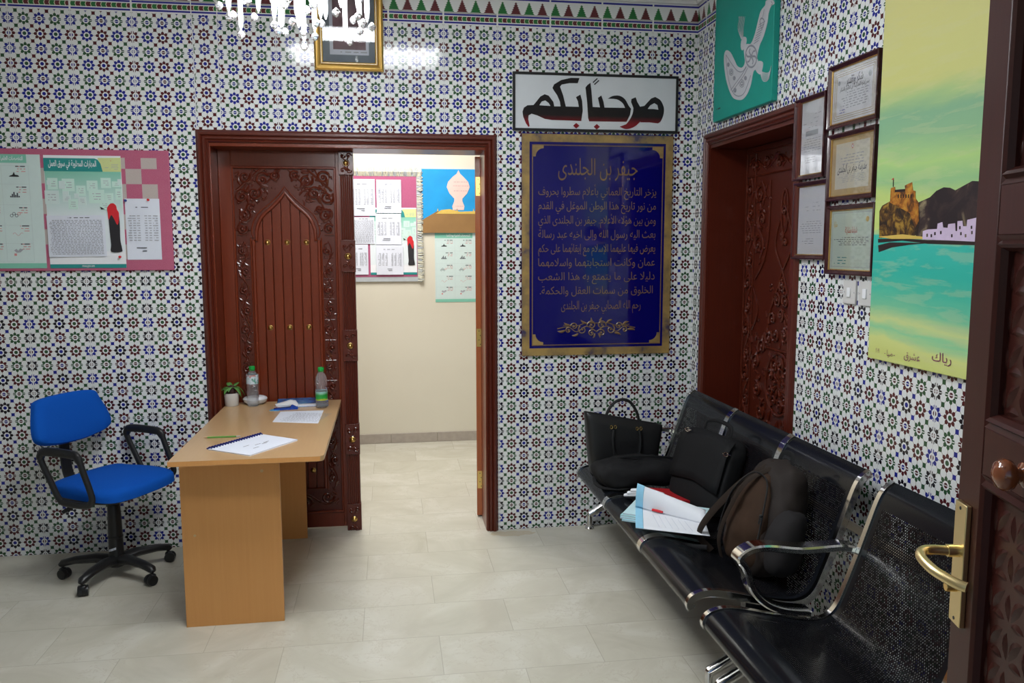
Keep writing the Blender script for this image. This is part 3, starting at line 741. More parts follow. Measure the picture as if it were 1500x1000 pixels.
mb.poly(SG, Q([(352, 333), (345, 300), (312, 255), (283, 245), (252, 262), (225, 298), (203, 325), (160, 328), (135, 345), (125, 375), (130, 410), (150, 460), (168, 485), (176, 480), (166, 430), (168, 402), (190, 388), (230, 400), (285, 425), (345, 433), (352, 430)]), .012, .0145, holes=[Q([(245, 326), (262, 298), (288, 290), (312, 308), (325, 330)])])
for c in ((662, 478), (512, 472)): mb.poly(SG, Q([(c[0], c[1] - 21), (c[0] + 23, c[1]), (c[0], c[1] + 21), (c[0] - 23, c[1])]), .012, .0135)
for d in (0, 1): mb.poly(SG, Q([(628 + d * 10, 150 + d * 14), (660 + d * 12, 119 + d * 14), (665 + d * 12, 125 + d * 14), (634 + d * 10, 156 + d * 14)]), .012, .0135)
mb.build('lettering', sg)
# ---- blue plaque
PX0, PX1, PZ0, PZ1 = -1.036, -.140, 1.049, 2.322
pl = thing('inscribed_plaque', (-.59, 0, PZ0), 'tall deep blue plaque with mottled gold border and gold Arabic lines', 'plaque')
PL = Fr((PX0, 0, PZ0), (1, 0, 0), (0, 0, 1)); PW, PH = PX1 - PX0, PZ1 - PZ0
def gold_fn(nt, b):
    (x, y, z), o = xyz(nt); n = noise_n(nt, o, 7, 4, .6); n2 = noise_n(nt, o, 22, 3)
    c = ramp(nt, n * .75 + n2 * .25, [(.36, (.05, .04, .09)), (.44, (.22, .15, .07)), (.6, (.38, .25, .085))]); setc(nt, b, c); b.inputs['Roughness'].default_value = .3
M_mgold = mat('mottled_gold_paint', fn=gold_fn, coat=.5)
M_gold = mat('gold_paint', (.20, .115, .045), .35, vary=.25, vscale=40, coat=.4)
M_deep = mat('deep_blue_glass', (.003, .003, .12), .05, coat=.6, vary=.05, vscale=5, cr=.03, bmp=.01)
mb = MB(M_deep); mb.box(PL, 0, PW, 0, PH, .001, .012); mb.build('blue_panel', pl)
mb = MB(M_mgold); mb.frame4(PL, .046, PW - .044, .042, PH - .048, [(0, .010), (0, .0135), (.044, .0135), (.044, .010)])
fx = .062
a0, a1, b0, b1 = .066, PW - .062, .062, PH - .068; rr = .062
for (ca, cb, sa, sb) in ((a0, b0, 1, 1), (a1, b0, -1, 1), (a0, b1, 1, -1), (a1, b1, -1, -1)):
    pts = [(ca, cb), (ca + sa * rr, cb)] + [(ca + sa * rr * (1 - math.sin(t) * .75), cb + sb * rr * (1 - math.cos(t) * .75) * 1.0) for t in [k * PI / 12 for k in range(0, 7)]][0:] + [(ca, cb + sb * rr)]
    if sa * sb < 0: pts = pts[::-1]
    mb.poly(PL, pts, .010, .0136)
mb.build('gold_border', pl)
mb = MB(M_gold); mb.frame4(PL, a0, a1, b0, b1, [(0, .012), (0, .0132), (.005, .0132), (.005, .012)]); mb.build('gold_line', pl)
mb = MB(M_gold); wd = a1 - a0
mb.text('جيفر بن الجلندى', PL, PW * .50, PH - .232, .135, M_gold, .0130, width=.47, bold=-.004)
rows = ['يزخر التاريخ العماني بأعلام سطروا بحروف', 'من نور تاريخ هذا الوطن الموغل في القدم', 'ومن بين هؤلاء الأعلام. جيفر بن الجلندى الذي', 'بعث اليه رسول الله وإلى اخيه عبد رسالة', 'يعرض فيها عليهما الإسلام مع إبقائهما على حكم', 'عمان وكانت استجابتهما واسلامهما', 'دليلا على ما يتمتع به هذا الشعب', 'الخلوق من سمات العقل والحكمة.']
for i, t in enumerate(rows): mb.text(t, PL, PW * .50, PH - .345 - i * .0815, .064, M_gold, .0130, width=.70 if i < 7 else .68, bold=-.004)
mb.text('رحم الله الصحابي جيفر بن الجلندى', PL, PW * .53, PH - 1.005, .07, M_gold, .0130, width=.48, bold=-.004)
mb.build('gold_lettering', pl)
orn = MB(M_gold); oc = Fr(PL.p(PW * .5, .155, .012), (1, 0, 0), (0, 0, 1))
for s in (-1, 1):
    for (a, b, r, d, ph) in ((.03, .018, .025, 1, 0), (.085, -.008, .024, -1, 1), (.03, -.028, .018, -1, 2), (.135, .012, .02, 1, 0), (.17, -.01, .016, -1, 2)): spiral(orn, oc, s * a, b, r, 1.3, d * s, ph if s > 0 else PI - ph, .0028, .001)
    strap(orn, oc, cat2([(0, -.02), (s * .06, .012), (s * .12, -.02), (s * .17, .01), (s * .235, .0)], 5), .0028, .001); strap(orn, oc, cat2([(0, .03), (s * .07, .03), (s * .12, .015), (s * .2, .02)], 5), .0025, .001)
    for (a, b, L, an) in ((.06, .03, .04, .5), (.11, -.03, .04, -.3), (.16, .02, .04, .4), (.19, -.01, .045, -.1), (.02, .03, .035, 1.2), (.01, -.03, .03, -1.2)): leaf(orn, oc, s * a, b, L, an if s > 0 else PI - an, .3, .001)
orn.build('gold_ornament', pl)

# ---- gilt portrait frame at the top
gp = thing('gilt_picture', (-1.98, 0, 2.632), 'gilt beaded picture frame with grey mount hung above the double door', 'picture')
GA = Fr((-2.168, -.004, 2.632), (1, 0, 0), (0, -math.sin(.038), math.cos(.038))); GW, GH = .368, .50
M_gilt = mat('gilt', (.62, .38, .10), .3, .75, bmp=.1)
mb = MB(M_gilt); mb.frame4(GA, .045, GW - .045, .045, GH - .045, [(0, 0), (0, .016), (.006, .020), (.012, .018), (.020, .028), (.034, .034), (.045, .026), (.045, 0)]); mb.build('frame', gp, bevel=.001)
mb = MB(mat('pearl_beads', (.8, .78, .68), .25, .3, bmp=.02))
for i in range(36):
    for b in (.036, GH - .036): mb.ball(GA.p(.036 + i * (GW - .072) / 35, b, .026), .0032, seg=6)
for i in range(52):
    for a in (.036, GW - .036): mb.ball(GA.p(a, .036 + i * (GH - .072) / 51, .026), .0032, seg=6)
mb.build('bead_border', gp, smooth=True)
mb = MB(mat('grey_mount', (.17, .21, .25), .7, bmp=.05)); mb.box(GA, .04, GW - .04, .04, GH - .04, .002, .006); M_mar = mat('maroon_print', (.16, .07, .09), .5, vary=.3, vscale=12)
mb.box(GA, .082, GW - .078, .085, GH - .075, .006, .0065, M_white2); mb.box(GA, .100, GW - .094, .112, GH - .092, .0065, .007, M_mar)
mb.lines(GA, .09, GW - .085, .090, .108, 1, M_grayink, .0068, wl=.03); mb.build('mounted_print', gp)
mb = MB(M_glass); mb.box(GA, .042, GW - .042, .042, GH - .042, .012, .0135); mb.build('glass_pane', gp)

# ---- notice board on the left
def hatch(nt, o, c1, c2, s=220):
    (x, y, z), _ = xyz(nt)
    return mixc(nt, (((x * 330).sin() * (z * 330).sin()) > .1), c1, c2)
NBX1, NBZ0, NBZ1 = -2.943, 1.558, 2.192
def board_fn(nt, b):
    (x, y, z), o = xyz(nt)
    c = .0795
    ck = (((x - NBX1 + .062) / c).floor() + ((z - NBZ1 + .018) / c).floor()).mod(2) < .5
    inn = (x < NBX1 - .062) * (z < NBZ1 - .040) * (z > NBZ0 + .06)
    dots = ((x * 900).sin() * (z * 900).sin()) > .25
    pink = mixc(nt, dots, (.42, .06, .14), (.58, .28, .36)); gr = mixc(nt, dots, (.44, .36, .34), (.60, .55, .52))
    setc(nt, b, mixc(nt, inn * ck, pink, gr)); b.inputs['Roughness'].default_value = .9; b.inputs['Specular IOR Level'].default_value = .1
M_board = mat('pink_checked_cloth', fn=board_fn)
nb_ = MB(M_board); nb_.box(BK, -4.45, NBX1, NBZ0, NBZ1, .001, .016)
tag(nb_.build('notice_board', bevel=.004, org=(-3.7, 0, NBZ0)), 'notice board covered in pink and grey checked cloth, left of the double door', 'notice board')
M_teal = mat('teal_print', (.02, .26, .25), .45, vary=.06); M_mint = mat('mint_print', (.22, .55, .42), .45, vary=.05); M_lime = mat('lime_print', (.62, .68, .30), .45, vary=.05)
M_pale = mat('pale_mint_print', (.62, .74, .72), .5, vary=.04); M_boxw = mat('pale_box_print', (.58, .78, .70), .5, vary=.04); M_red = mat('red_print', (.62, .02, .03), .5, vary=.1); M_pinkr = mat('pink_red_ink', (.65, .25, .25), .6, vary=.1)
M_inkb = mat('black_print', (.02, .018, .022), .5, vary=.1)
def fade_fn(z0, z1, c0, c1):
    def fn(nt, b):
        (x, y, z), o = xyz(nt); setc(nt, b, mixc(nt, ((z - z0) / (z1 - z0)).mx(0).mn(1), c0, c1)); b.inputs['Roughness'].default_value = .4
    return fn
def bk(x, y): p = hit('y', 0, x, y); return (p.x, p.z)
def rectfrom(x0, y0, x1, y1): a = bk(x0, y0); b = bk(x1, y1); return a[0], b[0], b[1], a[1]
def figure(mb, fr, cx, z0, H, h):
    """robed figure print: black robe and red head scarf, seen from the side"""
    R = [(-.14, 0), (.16, 0), (.19, .06), (.15, .25), (.16, .55), (.14, .78), (.05, .92), (-.10, .92), (-.16, .75), (-.15, .4), (-.13, .15)]
    mb.poly(fr, [(cx + a * H * .66, z0 + b * H) for a, b in cat2(R, 3, True)][::1], h, h + .001, M_inkb)
    T = [(-.16, .66), (-.18, .80), (-.19, .90), (-.10, .985), (.0, 1.0), (.08, .95), (.10, .87), (.15, .80), (.13, .62), (.08, .56), (.0, .68), (-.08, .76)]
    mb.poly(fr, [(cx + a * H * .66, z0 + b * H) for a, b in cat2(T, 3, True)][::-1], h, h + .0015, M_red)
    mb.poly(fr, [(cx - .17 * H, z0 + .88 * H), (cx - .26 * H, z0 + .93 * H), (cx - .24 * H, z0 + .87 * H)], h, h + .001, M_inkb)
def skills_poster(fr, x0, x1, z0, z1, name, label, scale=1.0, h=.0178):
    root = thing(name, fr.p((x0 + x1) / 2, z0, 0), label, 'poster'); Wp, Hp = x1 - x0, z1 - z0
    A = lambda a: x0 + a * Wp
    B = lambda b: z0 + b * Hp
    zz0, zz1 = fr.p(0, B(.45)).z, fr.p(0, B(.86)).z
    mfade = mat('mint_fading_print_' + name + str(len(MATS)), fn=fade_fn(zz0, zz1, (.74, .80, .83), (.22, .55, .42)))
    s = MB(M_white); s.box(fr, x0, x1, z0, z1, h - .0015, h); s.build('sheet', root)
    g = MB(mfade); g.box(fr, A(.005), A(.995), B(.15), B(.87), h, h + .0003); g.build('printed_field', root)
    hd = MB(M_lime); hd.poly(fr, [(A(.70), B(.98)), (A(.76), B(.86)), (A(1), B(.86)), (A(1), B(.985))][::-1], h, h + .0009)
    hd.poly(fr, [(A(0), B(.975))] + [(A(a), B(b)) for a, b in ((.66, .975), (.70, .965), (.735, .93), (.755, .87))] + [(A(.757), B(.86)), (A(0), B(.86))], h, h + .0013, M_teal)
    ft = MB(M_teal); ft.box(fr, A(0), A(1), B(0), B(.035), h, h + .0009, M_teal)
    hd.text('المهارات المطلوبة في سوق العمل', fr, A(.37), B(.905), .042 * scale, M_white, h + .0018, width=Wp * .62, bold=.02)
    hd.lines(fr, A(.79), A(.97), B(.875), B(.93), 4, M_grayink, h + .0014, wl=.03 * scale, rag=.5); hd.ball(fr.p(A(.87), B(.955), h), .004 * scale, M_red, 6, (1, .3, 1))
    ft.text('moe.gov.om', fr, A(.5), B(.010), .02 * scale, M_white, h + .0014, width=Wp * .16); ft.build('printed_footer', root)
    hd.build('printed_header', root)
    bx = MB(M_boxw); rn = random.Random(4); k_ = 0
    for (a, b, w_, h_) in ((.10, .75, .13, .10), (.30, .74, .16, .11), (.46, .69, .12, .09), (.61, .735, .14, .09), (.79, .76, .13, .09), (.93, .75, .12, .05), (.08, .63, .18, .12), (.26, .66, .08, .05), (.27, .62, .10, .06), (.35, .57, .12, .09), (.47, .60, .10, .07), (.66, .64, .20, .12), (.82, .63, .11, .08), (.96, .66, .10, .1), (.76, .56, .12, .08), (.05, .76, .05, .04), (.40, .645, .06, .04), (.22, .74, .08, .07), (.97, .77, .05, .05), (.99, .59, .04, .1)):
        a0_, a1_ = A(a - w_ / 2), A(min(.995, a + w_ / 2)); b0_, b1_ = B(b - h_ / 2), B(b + h_ / 2)
        k_ += 1; hb = h + .0008 + k_ * .00012; bx.box(fr, a0_, a1_, b0_, b1_, h + .0004, hb, M_boxw if rn.random() < .5 else M_pale); 
        if w_ > .09: bx.lines(fr, a0_ + (a1_ - a0_) * .2, a1_ - (a1_ - a0_) * .2, b0_ + (b1_ - b0_) * .2, b1_ - (b1_ - b0_) * .2, 3, M_grayink, hb + .00006, wl=.02 * scale, seed=int(a * 99))
    bx.build('printed_boxes', root)
    fg = MB(M_inkb); figure(fg, fr, A(.875), B(.145), Hp * .435, h + .0036); fg.build('printed_figure', root)
    return root
x0, x1, z0, z1 = rectfrom(65, 228, 187, 392)
skills_poster(BK, x0, x1, z0, z1 + .002, 'skills_poster', 'teal and mint printed poster with robed figure, centre of the checked notice board')
x0b, x1b, z0b, z1b = rectfrom(0, 226, 71, 392); x0b = x1b - .33
def majors_poster(fr, x0, x1, z0, z1, label, h=.0178):
    root = thing('careers_poster', fr.p((x0 + x1) / 2, z0, 0), label, 'poster')
    s = MB(M_pale); s.box(fr, x0, x1, z0, z1, h - .0014, h); s.build('sheet', root)
    Wp, Hp = x1 - x0, z1 - z0; A = lambda a: x0 + a * Wp; B = lambda b: z0 + b * Hp
    p = MB(M_mint); p.box(fr, A(0), A(.80), B(.925), B(1), h, h + .0006); p.box(fr, A(0), A(1), B(0), B(.045), h, h + .0006)
    p.text('التخصصات العلمية ووظائفها', fr, A(.5), B(.95), .028, M_white, h + .001, width=Wp * .5, bold=.02)
    ln = mat('pale_grid_ink', (.50, .58, .58), .6, bmp=.01)
    for a in (.02, .42, .82): p.box(fr, A(a), A(a) + .001, B(.06), B(.90), h, h + .0004, ln)
    for b in (.06, .22, .38, .56, .74, .90): p.box(fr, A(.02), A(.82), B(b), B(b) + .001, h, h + .0004, ln)
    for i, b in enumerate((.08, .24, .40, .58, .76)):
        for c0, c1 in ((.04, .40), (.44, .80)):
            p.lines(fr, A(c1 - .16), A(c1 - .02), B(b + .08), B(b + .145), 3, M_pinkr, h + .0008, wl=.02, seed=i + 3); p.lines(fr, A(c1 - .2), A(c1 - .02), B(b + .12), B(b + .15), 1, M_ink, h + .001, wl=.03, seed=i)
            q = A(c0 + .09 * Wp / Wp); zc = B(b + .045)
            if i == 4: p.poly(fr, [(q, zc), (q + .05, zc), (q + .045, zc + .008), (q + .03, zc + .010), (q + .025, zc + .025), (q + .018, zc + .01), (q + .006, zc + .006)], h, h + .0008, M_inkb)
            elif i == 3:
                for k in range(6): p.box(fr, q + k * .008, q + k * .008 + .006, zc, zc + .008 + (k * 7 % 5) * .005, h, h + .0008, M_ink)
            elif i == 2:
                for k in range(4): p.tube([fr.p(q + .012 * k + .007 * math.cos(t), zc + .012 + (k % 2) * .01 + .007 * math.sin(t), h) for t in [j * PI / 5 for j in range(11)]], .0012, 4, m=M_ink if k != 3 else M_pinkr, caps=False)
            elif i == 1: strap_ = [fr.p(q + t * .05, zc + .01 + .008 * math.sin(t * 9), h) for t in [j / 10 for j in range(11)]]; p.tube(strap_, .0008, 4, m=M_pinkr)
            else:
                p.poly(fr, [(q, zc + .02), (q + .012, zc + .028), (q + .02, zc + .018), (q + .03, zc + .03), (q + .045, zc + .024), (q + .03, zc + .01), (q + .012, zc + .008)][::-1], h, h + .0008, M_grayink); p.box(fr, q, q + .012, zc - .008, zc + .004, h, h + .0008, M_pinkr)
    p.build('printed_content', root); return root
majors_poster(BK, x0b, x1b, z0b - .002, z1b, 'pale mint printed poster of small line icons at the notice board edge, left')
def note(name, label, fr, x0, x1, z0, z1, h, kind, ang=0, cat_='paper', seed=1, m=None, group=None):
    f = fr.sub(x0, z0, h, ang); W_, H_ = x1 - x0, z1 - z0
    s = MB(m or M_white2)
    n = 8; vs = []
    for j in range(n + 1):
        for i in range(n + 1):
            a, b = i / n, j / n; vs.append(f.p(a * W_, b * H_, .0022 + .0022 * math.sin(a * 5 + seed) * math.sin(b * 4 + seed)))
    fs = [(j * (n + 1) + i, j * (n + 1) + i + 1, (j + 1) * (n + 1) + i + 1, (j + 1) * (n + 1) + i) for j in range(n) for i in range(n)]
    vb = [v - fr.n * .0006 for v in vs]; k = len(vs)
    s.add(vs + vb, fs + [tuple(q + k for q in t[::-1]) for t in fs])
    ph = .0052
    if kind == 'dense': s.lines(f, W_ * .04, W_ * .96, H_ * .05, H_ * .9, 22, M_grayink, ph, wl=.012, seed=seed, rag=.05, frac=.4); s.lines(f, W_ * .25, W_ * .75, H_ * .92, H_ * .97, 1, M_ink, ph, wl=.02)
    elif kind == 'table':
        s.lines(f, W_ * .2, W_ * .7, H_ * .84, H_ * .88, 1, M_ink, ph, wl=.03, seed=seed)
        for c0, c1 in ((.06, .18), (.20, .3), (.33, .42), (.55, .63), (.66, .75), (.79, .94)): s.lines(f, W_ * c0, W_ * c1, H_ * .30, H_ * .74, 11, M_grayink, ph, wl=.02, seed=seed + int(c0 * 50), rag=.2, frac=.35)
        s.lines(f, W_ * .2, W_ * .6, H_ * .12, H_ * .22, 2, M_ink, ph, wl=.05, seed=seed, fill=.4)
    elif kind == 'writing': s.lines(f, W_ * .05, W_ * .95, H_ * .06, H_ * .95, 12, M_grayink, ph, wl=.01, seed=seed, rag=.1, frac=.3)
    o = s.build(name, org=f.p(W_ / 2, 0, 0)); return tag(o, label, cat_, group)
x0, x1, z0, z1 = rectfrom(71, 316, 159, 376)
note('timetable_sheet', 'wide sheet of dense print pinned over the bottom of the robed figure poster', BK, x0, x1, z0, z1, .0215, 'dense', seed=2, ang=.01)
x0, x1, z0, z1 = rectfrom(184, 291, 239, 380)
note('typed_list', 'white typed list pinned on the bare checked cloth beside the posters', BK, x0, x1, z0, z1, .017, 'table', seed=5)
for (x, y, c, l) in ((219, 293, M_red, 'red pushpin at the top of the typed list'), (186, 294, mat('blue_plastic', (.02, .05, .25), .4, bmp=.02), 'dark blue pushpin at the upper corner of the typed list'), (178, 376, M_red, 'red pushpin low on the robed figure poster')):
    a, b = bk(x, y); mb = MB(c); mb.lathe(BK.p(a, b, .020), [(.006, 0), (.005, .002), (.003, .004), (.0035, .008), (.0065, .011), (.006, .013), (.0005, .0135)], 12, axis=BK.n); tag(mb.build('pushpin', smooth=True), l, 'pushpin')

# ================================================================== THE NEXT ROOM, seen through the double door
FW = Fr((0, 2.30, 0), (1, 0, 0), (0, 0, 1))
def fw(x, y): p = hit('y', 2.28, x, y); return (p.x, p.z)
fx0, fz1 = fw(517, 250); fx1, fz0 = fw(618, 412); fx0 -= .42
M_grayc = mat('grey_cloth', (.45, .48, .50), .9, vary=.15, vscale=30, bmp=.2); M_cream = mat('cream_fringe', (.66, .64, .52), .9, vary=.25, vscale=50, bmp=.2); M_pinkc = mat('mauve_cloth', (.42, .10, .20), .9, vary=.15, vscale=200, bmp=.1)
fb = thing('fringed_notice_board', (fx1 - .4, 2.3, fz0), 'grey notice board with ragged cream fringe beyond the double door', 'notice board')
mb = MB(M_grayc); mb.box(FW, fx0, fx1, fz0, fz1, .001, .016); mb.box(FW, fx0 + .02, fx1 - .035, fz0 + .04, fz1 - .04, .016, .018, M_pinkc); mb.build('backing', fb, bevel=.003)
mb = MB(M_cream); rn = random.Random(5)
for i in range(240):
    q = fx0 + (fx1 - fx0) * rn.random(); b = fz1 - .02; mb.tube([FW.p(q, b - .02, .016), FW.p(q + rn.uniform(-.01, .01), b + .015, .03), FW.p(q + rn.uniform(-.015, .015), b + .03 + rn.random() * .025, .022)], [.005, .007, .003], 4, m=M_cream if rn.random() < .7 else M_grayc)
for i in range(200):
    z = fz0 + (fz1 - fz0) * rn.random(); mb.tube([FW.p(fx1 - .03, z, .016), FW.p(fx1, z + rn.uniform(-.01, .01), .03), FW.p(fx1 + .005 + rn.random() * .015, z + rn.uniform(-.015, .015), .022)], [.005, .006, .003], 4, m=M_cream if rn.random() < .6 else M_grayc)
mb.build('fringe', fb)
def fnote(x0, y0, x1, y1, label, kind='table', seed=1, h=.0235):
    a0, b1 = fw(x0, y0); a1, b0 = fw(x1, y1); return note('typed_list', label, FW, a0, a1, b0, b1, h, kind, seed=seed, group='lists pinned on the fringed notice board')
fnote(512, 262, 550, 316, 'pale typed list at the fringed board edge by the carved post, topmost', seed=11)
fnote(512, 318, 549, 357, 'pale typed sheet of dense print below the topmost list by the carved post', 'dense', 12)
fnote(512, 358, 540, 402, 'pale typed list low on the fringed board by the carved post', seed=13)
fnote(551, 263, 588, 312, 'typed list at the head of the long white column on the fringed board', seed=14, h=.0265)
fnote(550, 313, 588, 358, 'typed list in the middle of the long white column on the fringed board', seed=15, h=.0265)
fnote(551, 359, 591, 402, 'typed list at the foot of the long white column on the fringed board', seed=16, h=.0265)
a0, b1 = fw(541, 304); a1, b0 = fw(611, 402)
skills_poster(FW, a0, a1, b0, b1, 'skills_poster', 'mint poster with robed figure behind the white lists on the fringed board', .6, h=.0198)
a0, b1 = fw(637, 341); a1, b0 = fw(700, 442); majors_poster(FW, a0, a0 + .40, b0, b1, 'pale poster of line icons taped below the blue monument painting', h=.0018)
# monument painting
a0, b1 = fw(617, 247); a1, b0 = fw(697, 341)
mp = thing('monument_painting', FW.p(a0 + .25, b0), 'bright blue canvas painting of a pink domed monument on brown ground', 'painting')
MPF = Fr(FW.p(a0, b0, 0), (1, 0, 0), (0, 0, 1)); W_, H_ = (a1 - a0) * 1.28, b1 - b0
M_sky = mat('sky_blue_paint', (.01, .30, .66), .5, vary=.25, vscale=6); M_brp = mat('brown_paint', (.28, .15, .05), .6, vary=.2, vscale=10); M_pkp = mat('pink_paint', (.78, .55, .50), .6, vary=.1, vscale=12); M_yel = mat('ochre_paint', (.65, .45, .10), .5, vary=.1)
mb = MB(M_sky); mb.box(MPF, 0, W_, 0, H_, .001, .02); mb.build('canvas', mp, bevel=.002)
mb = MB(M_brp); mb.poly(MPF, [(0, 0), (W_, 0), (W_, H_ * .33), (W_ * .22, H_ * .34), (W_ * .06, H_ * .24), (0, H_ * .2)], .02, .021)
mb.poly(MPF, [(W_ * .20, H_ * .30), (W_ * .85, H_ * .30), (W_ * .80, H_ * .345), (W_ * .55, H_ * .335), (W_ * .4, H_ * .375), (W_ * .28, H_ * .36)], .021, .022, M_yel)
D = [(.46, .36), (.62, .36), (.63, .42), (.60, .50), (.60, .54), (.67, .62), (.71, .72), (.69, .80), (.62, .88), (.57, .93), (.545, .985), (.52, .93), (.46, .88), (.39, .80), (.37, .72), (.41, .62), (.48, .54), (.48, .50), (.45, .42)]
mb.poly(MPF, [(a * W_ * .98, b * H_) for a, b in D], .02, .0225, M_pkp)
lnm = mat('mauve_line_paint', (.48, .28, .30), .6, vary=.1)
for b, w_ in ((.66, .13), (.74, .155), (.80, .14), (.42, .08)): mb.lines(MPF, W_ * (.53 - w_), W_ * (.53 + w_), b * H_ - .004, b * H_ + .004, 1, lnm, .0228, wl=.015, fill=.9, frac=.5)
for a in (.22, .5, .74, .9): mb.poly(MPF, [(a * W_, .34 * H_), (a * W_ + .012, .34 * H_), (a * W_ + .006, .39 * H_)], .021, .0225, M_yel)
mb.build('painted_monument', mp)

# ================================================================== THINGS ON THE RIGHT WALL
def rtp(x, y, off=0): p = hit('x', off, x, y); return (-p.y, p.z)
# dagger painting
KA0, KA1, KZ0, KZ1 = .335, 1.02, 2.35, 2.94
dg = thing('dagger_painting', (0, -.68, KZ0), 'teal canvas painting of a curved white dagger in its sheath, high on the wall', 'painting')
KF = Fr((0, -KA0, KZ0), (0, -1, 0), (0, 0, 1)); KW, KH = KA1 - KA0, KZ1 - KZ0
M_tealp = mat('teal_paint', (.004, .30, .24), .5, vary=.14, vscale=7, bmp=.2); M_silv = mat('silver_white_paint', (.55, .56, .60), .5, vary=.06); M_gry = mat('grey_line_paint', (.27, .28, .33), .6, vary=.1)
mb = MB(M_tealp); mb.box(KF, 0, KW, 0, KH + .05, .001, .032); mb.build('canvas', dg, bevel=.003)
def kp(pts, off=.03):     # points read off the painting itself
    out = []
    for x, y in pts: p = hit('x', -.033, 1000 + x / 4.545, y / 4.545); out.append((-p.y - KA0, p.z - KZ0))
    return out
mb = MB(M_silv)
def kpoly(pts, h1, m, n=3):
    q = kp(cat2(pts, n, True)); ar = sum(q[i][0] * q[(i + 1) % len(q)][1] - q[(i + 1) % len(q)][0] * q[i][1] for i in range(len(q)))
    mb.poly(KF, q if ar > 0 else q[::-1], .032, h1, m)
kpoly([(290, 335), (318, 348), (345, 400), (365, 440), (395, 450), (412, 425), (418, 395), (445, 380), (500, 395), (490, 455), (470, 480), (455, 560), (430, 625), (400, 660), (370, 665), (335, 650), (310, 600), (290, 530), (278, 450), (276, 370)], .0335, M_silv)
kpoly([(410, 310), (430, 292), (455, 290), (480, 230), (500, 150), (520, 75), (550, 35), (556, 5), (600, 0), (610, 25), (590, 40), (572, 90), (565, 150), (540, 240), (510, 310), (495, 395), (505, 440), (470, 470), (430, 440), (412, 380)], .0340, M_silv)
kpoly([(405, 245), (425, 255), (420, 300), (400, 335), (388, 320), (390, 275)], .0338, M_silv); kpoly([(500, 410), (530, 410), (535, 440), (520, 490), (505, 490), (485, 460)], .0338, M_silv)
def kline(pts, r=.0022, m=M_gry): mb.tube([KF.p(a, b, .0345) for a, b in kp(cat2(pts, 4))], r, 4, m=m, flat=.4, up=KF.n)
kline([(290, 365), (325, 420), (365, 470), (400, 475), (425, 440)]); kline([(290, 365), (295, 450), (312, 550), (340, 620), (375, 640), (410, 620), (435, 560), (455, 500)]); kline([(425, 445), (400, 490), (350, 560), (322, 600)]); kline([(435, 450), (410, 500), (360, 570), (332, 612)])
for c, r in (((325, 480), 14), ((395, 555), 16), ((345, 520), 8), ((420, 520), 8), ((305, 430), 8), ((350, 600), 9)):
    kline([(c[0] + r * math.cos(t), c[1] + r * 1.5 * math.sin(t)) for t in [k * PI / 4 for k in range(9)]], .002)
    kline([(c[0] + .5 * r * math.cos(t), c[1] + r * .7 * math.sin(t)) for t in [k * PI / 4 for k in range(9)]], .0035)
for t in range(6): a = t * PI / 3; kline([(458, 375), (458 + 26 * math.cos(a), 375 + 36 * math.sin(a)), (458 + 34 * math.cos(a + .3), 375 + 52 * math.sin(a + .3))], .0045)
kline([(458 + 38 * math.cos(t), 375 + 72 * math.sin(t)) for t in [k * PI / 6 for k in range(13)]], .0045)
for k in range(8): y = 150 + k * 18; kline([(510 - k * 5, y + 15), (550 - k * 6, y - 8)], .002)
kline([(515, 140), (528, 190), (545, 140), (525, 120), (515, 140)], .003); kline([(545, 60), (535, 110), (520, 130)], .002); kline([(590, 10), (600, 25), (590, 35)], .002)
for k in range(7): kline([(392 + k * 2, 260), (370 + k * 6, 190), (378 + k * 6, 130), (375 + k * 7, 110)], .0016, M_silv); kline([(520, 490 - k * 3), (535 + k * 3, 535 - k * 8), (560 + k * 3, 540 - k * 10), (580 + k * 2, 515 - k * 13)], .0016, M_silv)
mb.build('painted_dagger', dg)
mb = MB(M_inkb); mb.lines(KF, .03, .10, .05, .075, 1, M_inkb, .0332, wl=.03); mb.build('signature', dg)

# framed certificates
M_wal = mat('dark_red_wood_frame', (.045, .008, .010), .25, coat=.4, vary=.25, vscale=20); M_goldl = mat('gold_lip', (.75, .48, .16), .25, .9, bmp=.03)
def cert(x0, x1, z0, z1, label, paper, content, tilt=0, h0=.006, lean=0):
    f0 = Fr((0, -x0, z0), (0, -1, 0), (0, 0, 1)); f0 = f0.sub(0, 0, h0, tilt)
    root = thing('framed_certificate', f0.p((x1 - x0) / 2, 0, 0), label, 'certificate', 'framed certificates between door and sea painting'); W_, H_ = x1 - x0, z1 - z0; d = .018
    mb = MB(M_wal); mb.frame4(f0, d, W_ - d, d, H_ - d, [(0, 0), (0, .010), (.006, .014), (.013, .020), (.018, .018), (.018, 0)]); mb.build('frame', root, bevel=.001)
    mb = MB(M_goldl); mb.frame4(f0, d + .004, W_ - d - .004, d + .004, H_ - d - .004, [(0, .004), (0, .009), (.004, .011), (.004, .004)]); mb.build('gold_lip', root)
    g = MB(paper); g.box(f0, d, W_ - d, d, H_ - d, .001, .004); content(g, f0, d + .006, W_ - d - .006, d + .006, H_ - d - .006); g.build('certificate_sheet', root)
    q = MB(M_glass); q.box(f0, d, W_ - d, d, H_ - d, .0065, .0075); q.build('glass_pane', root); return root
H = .0045
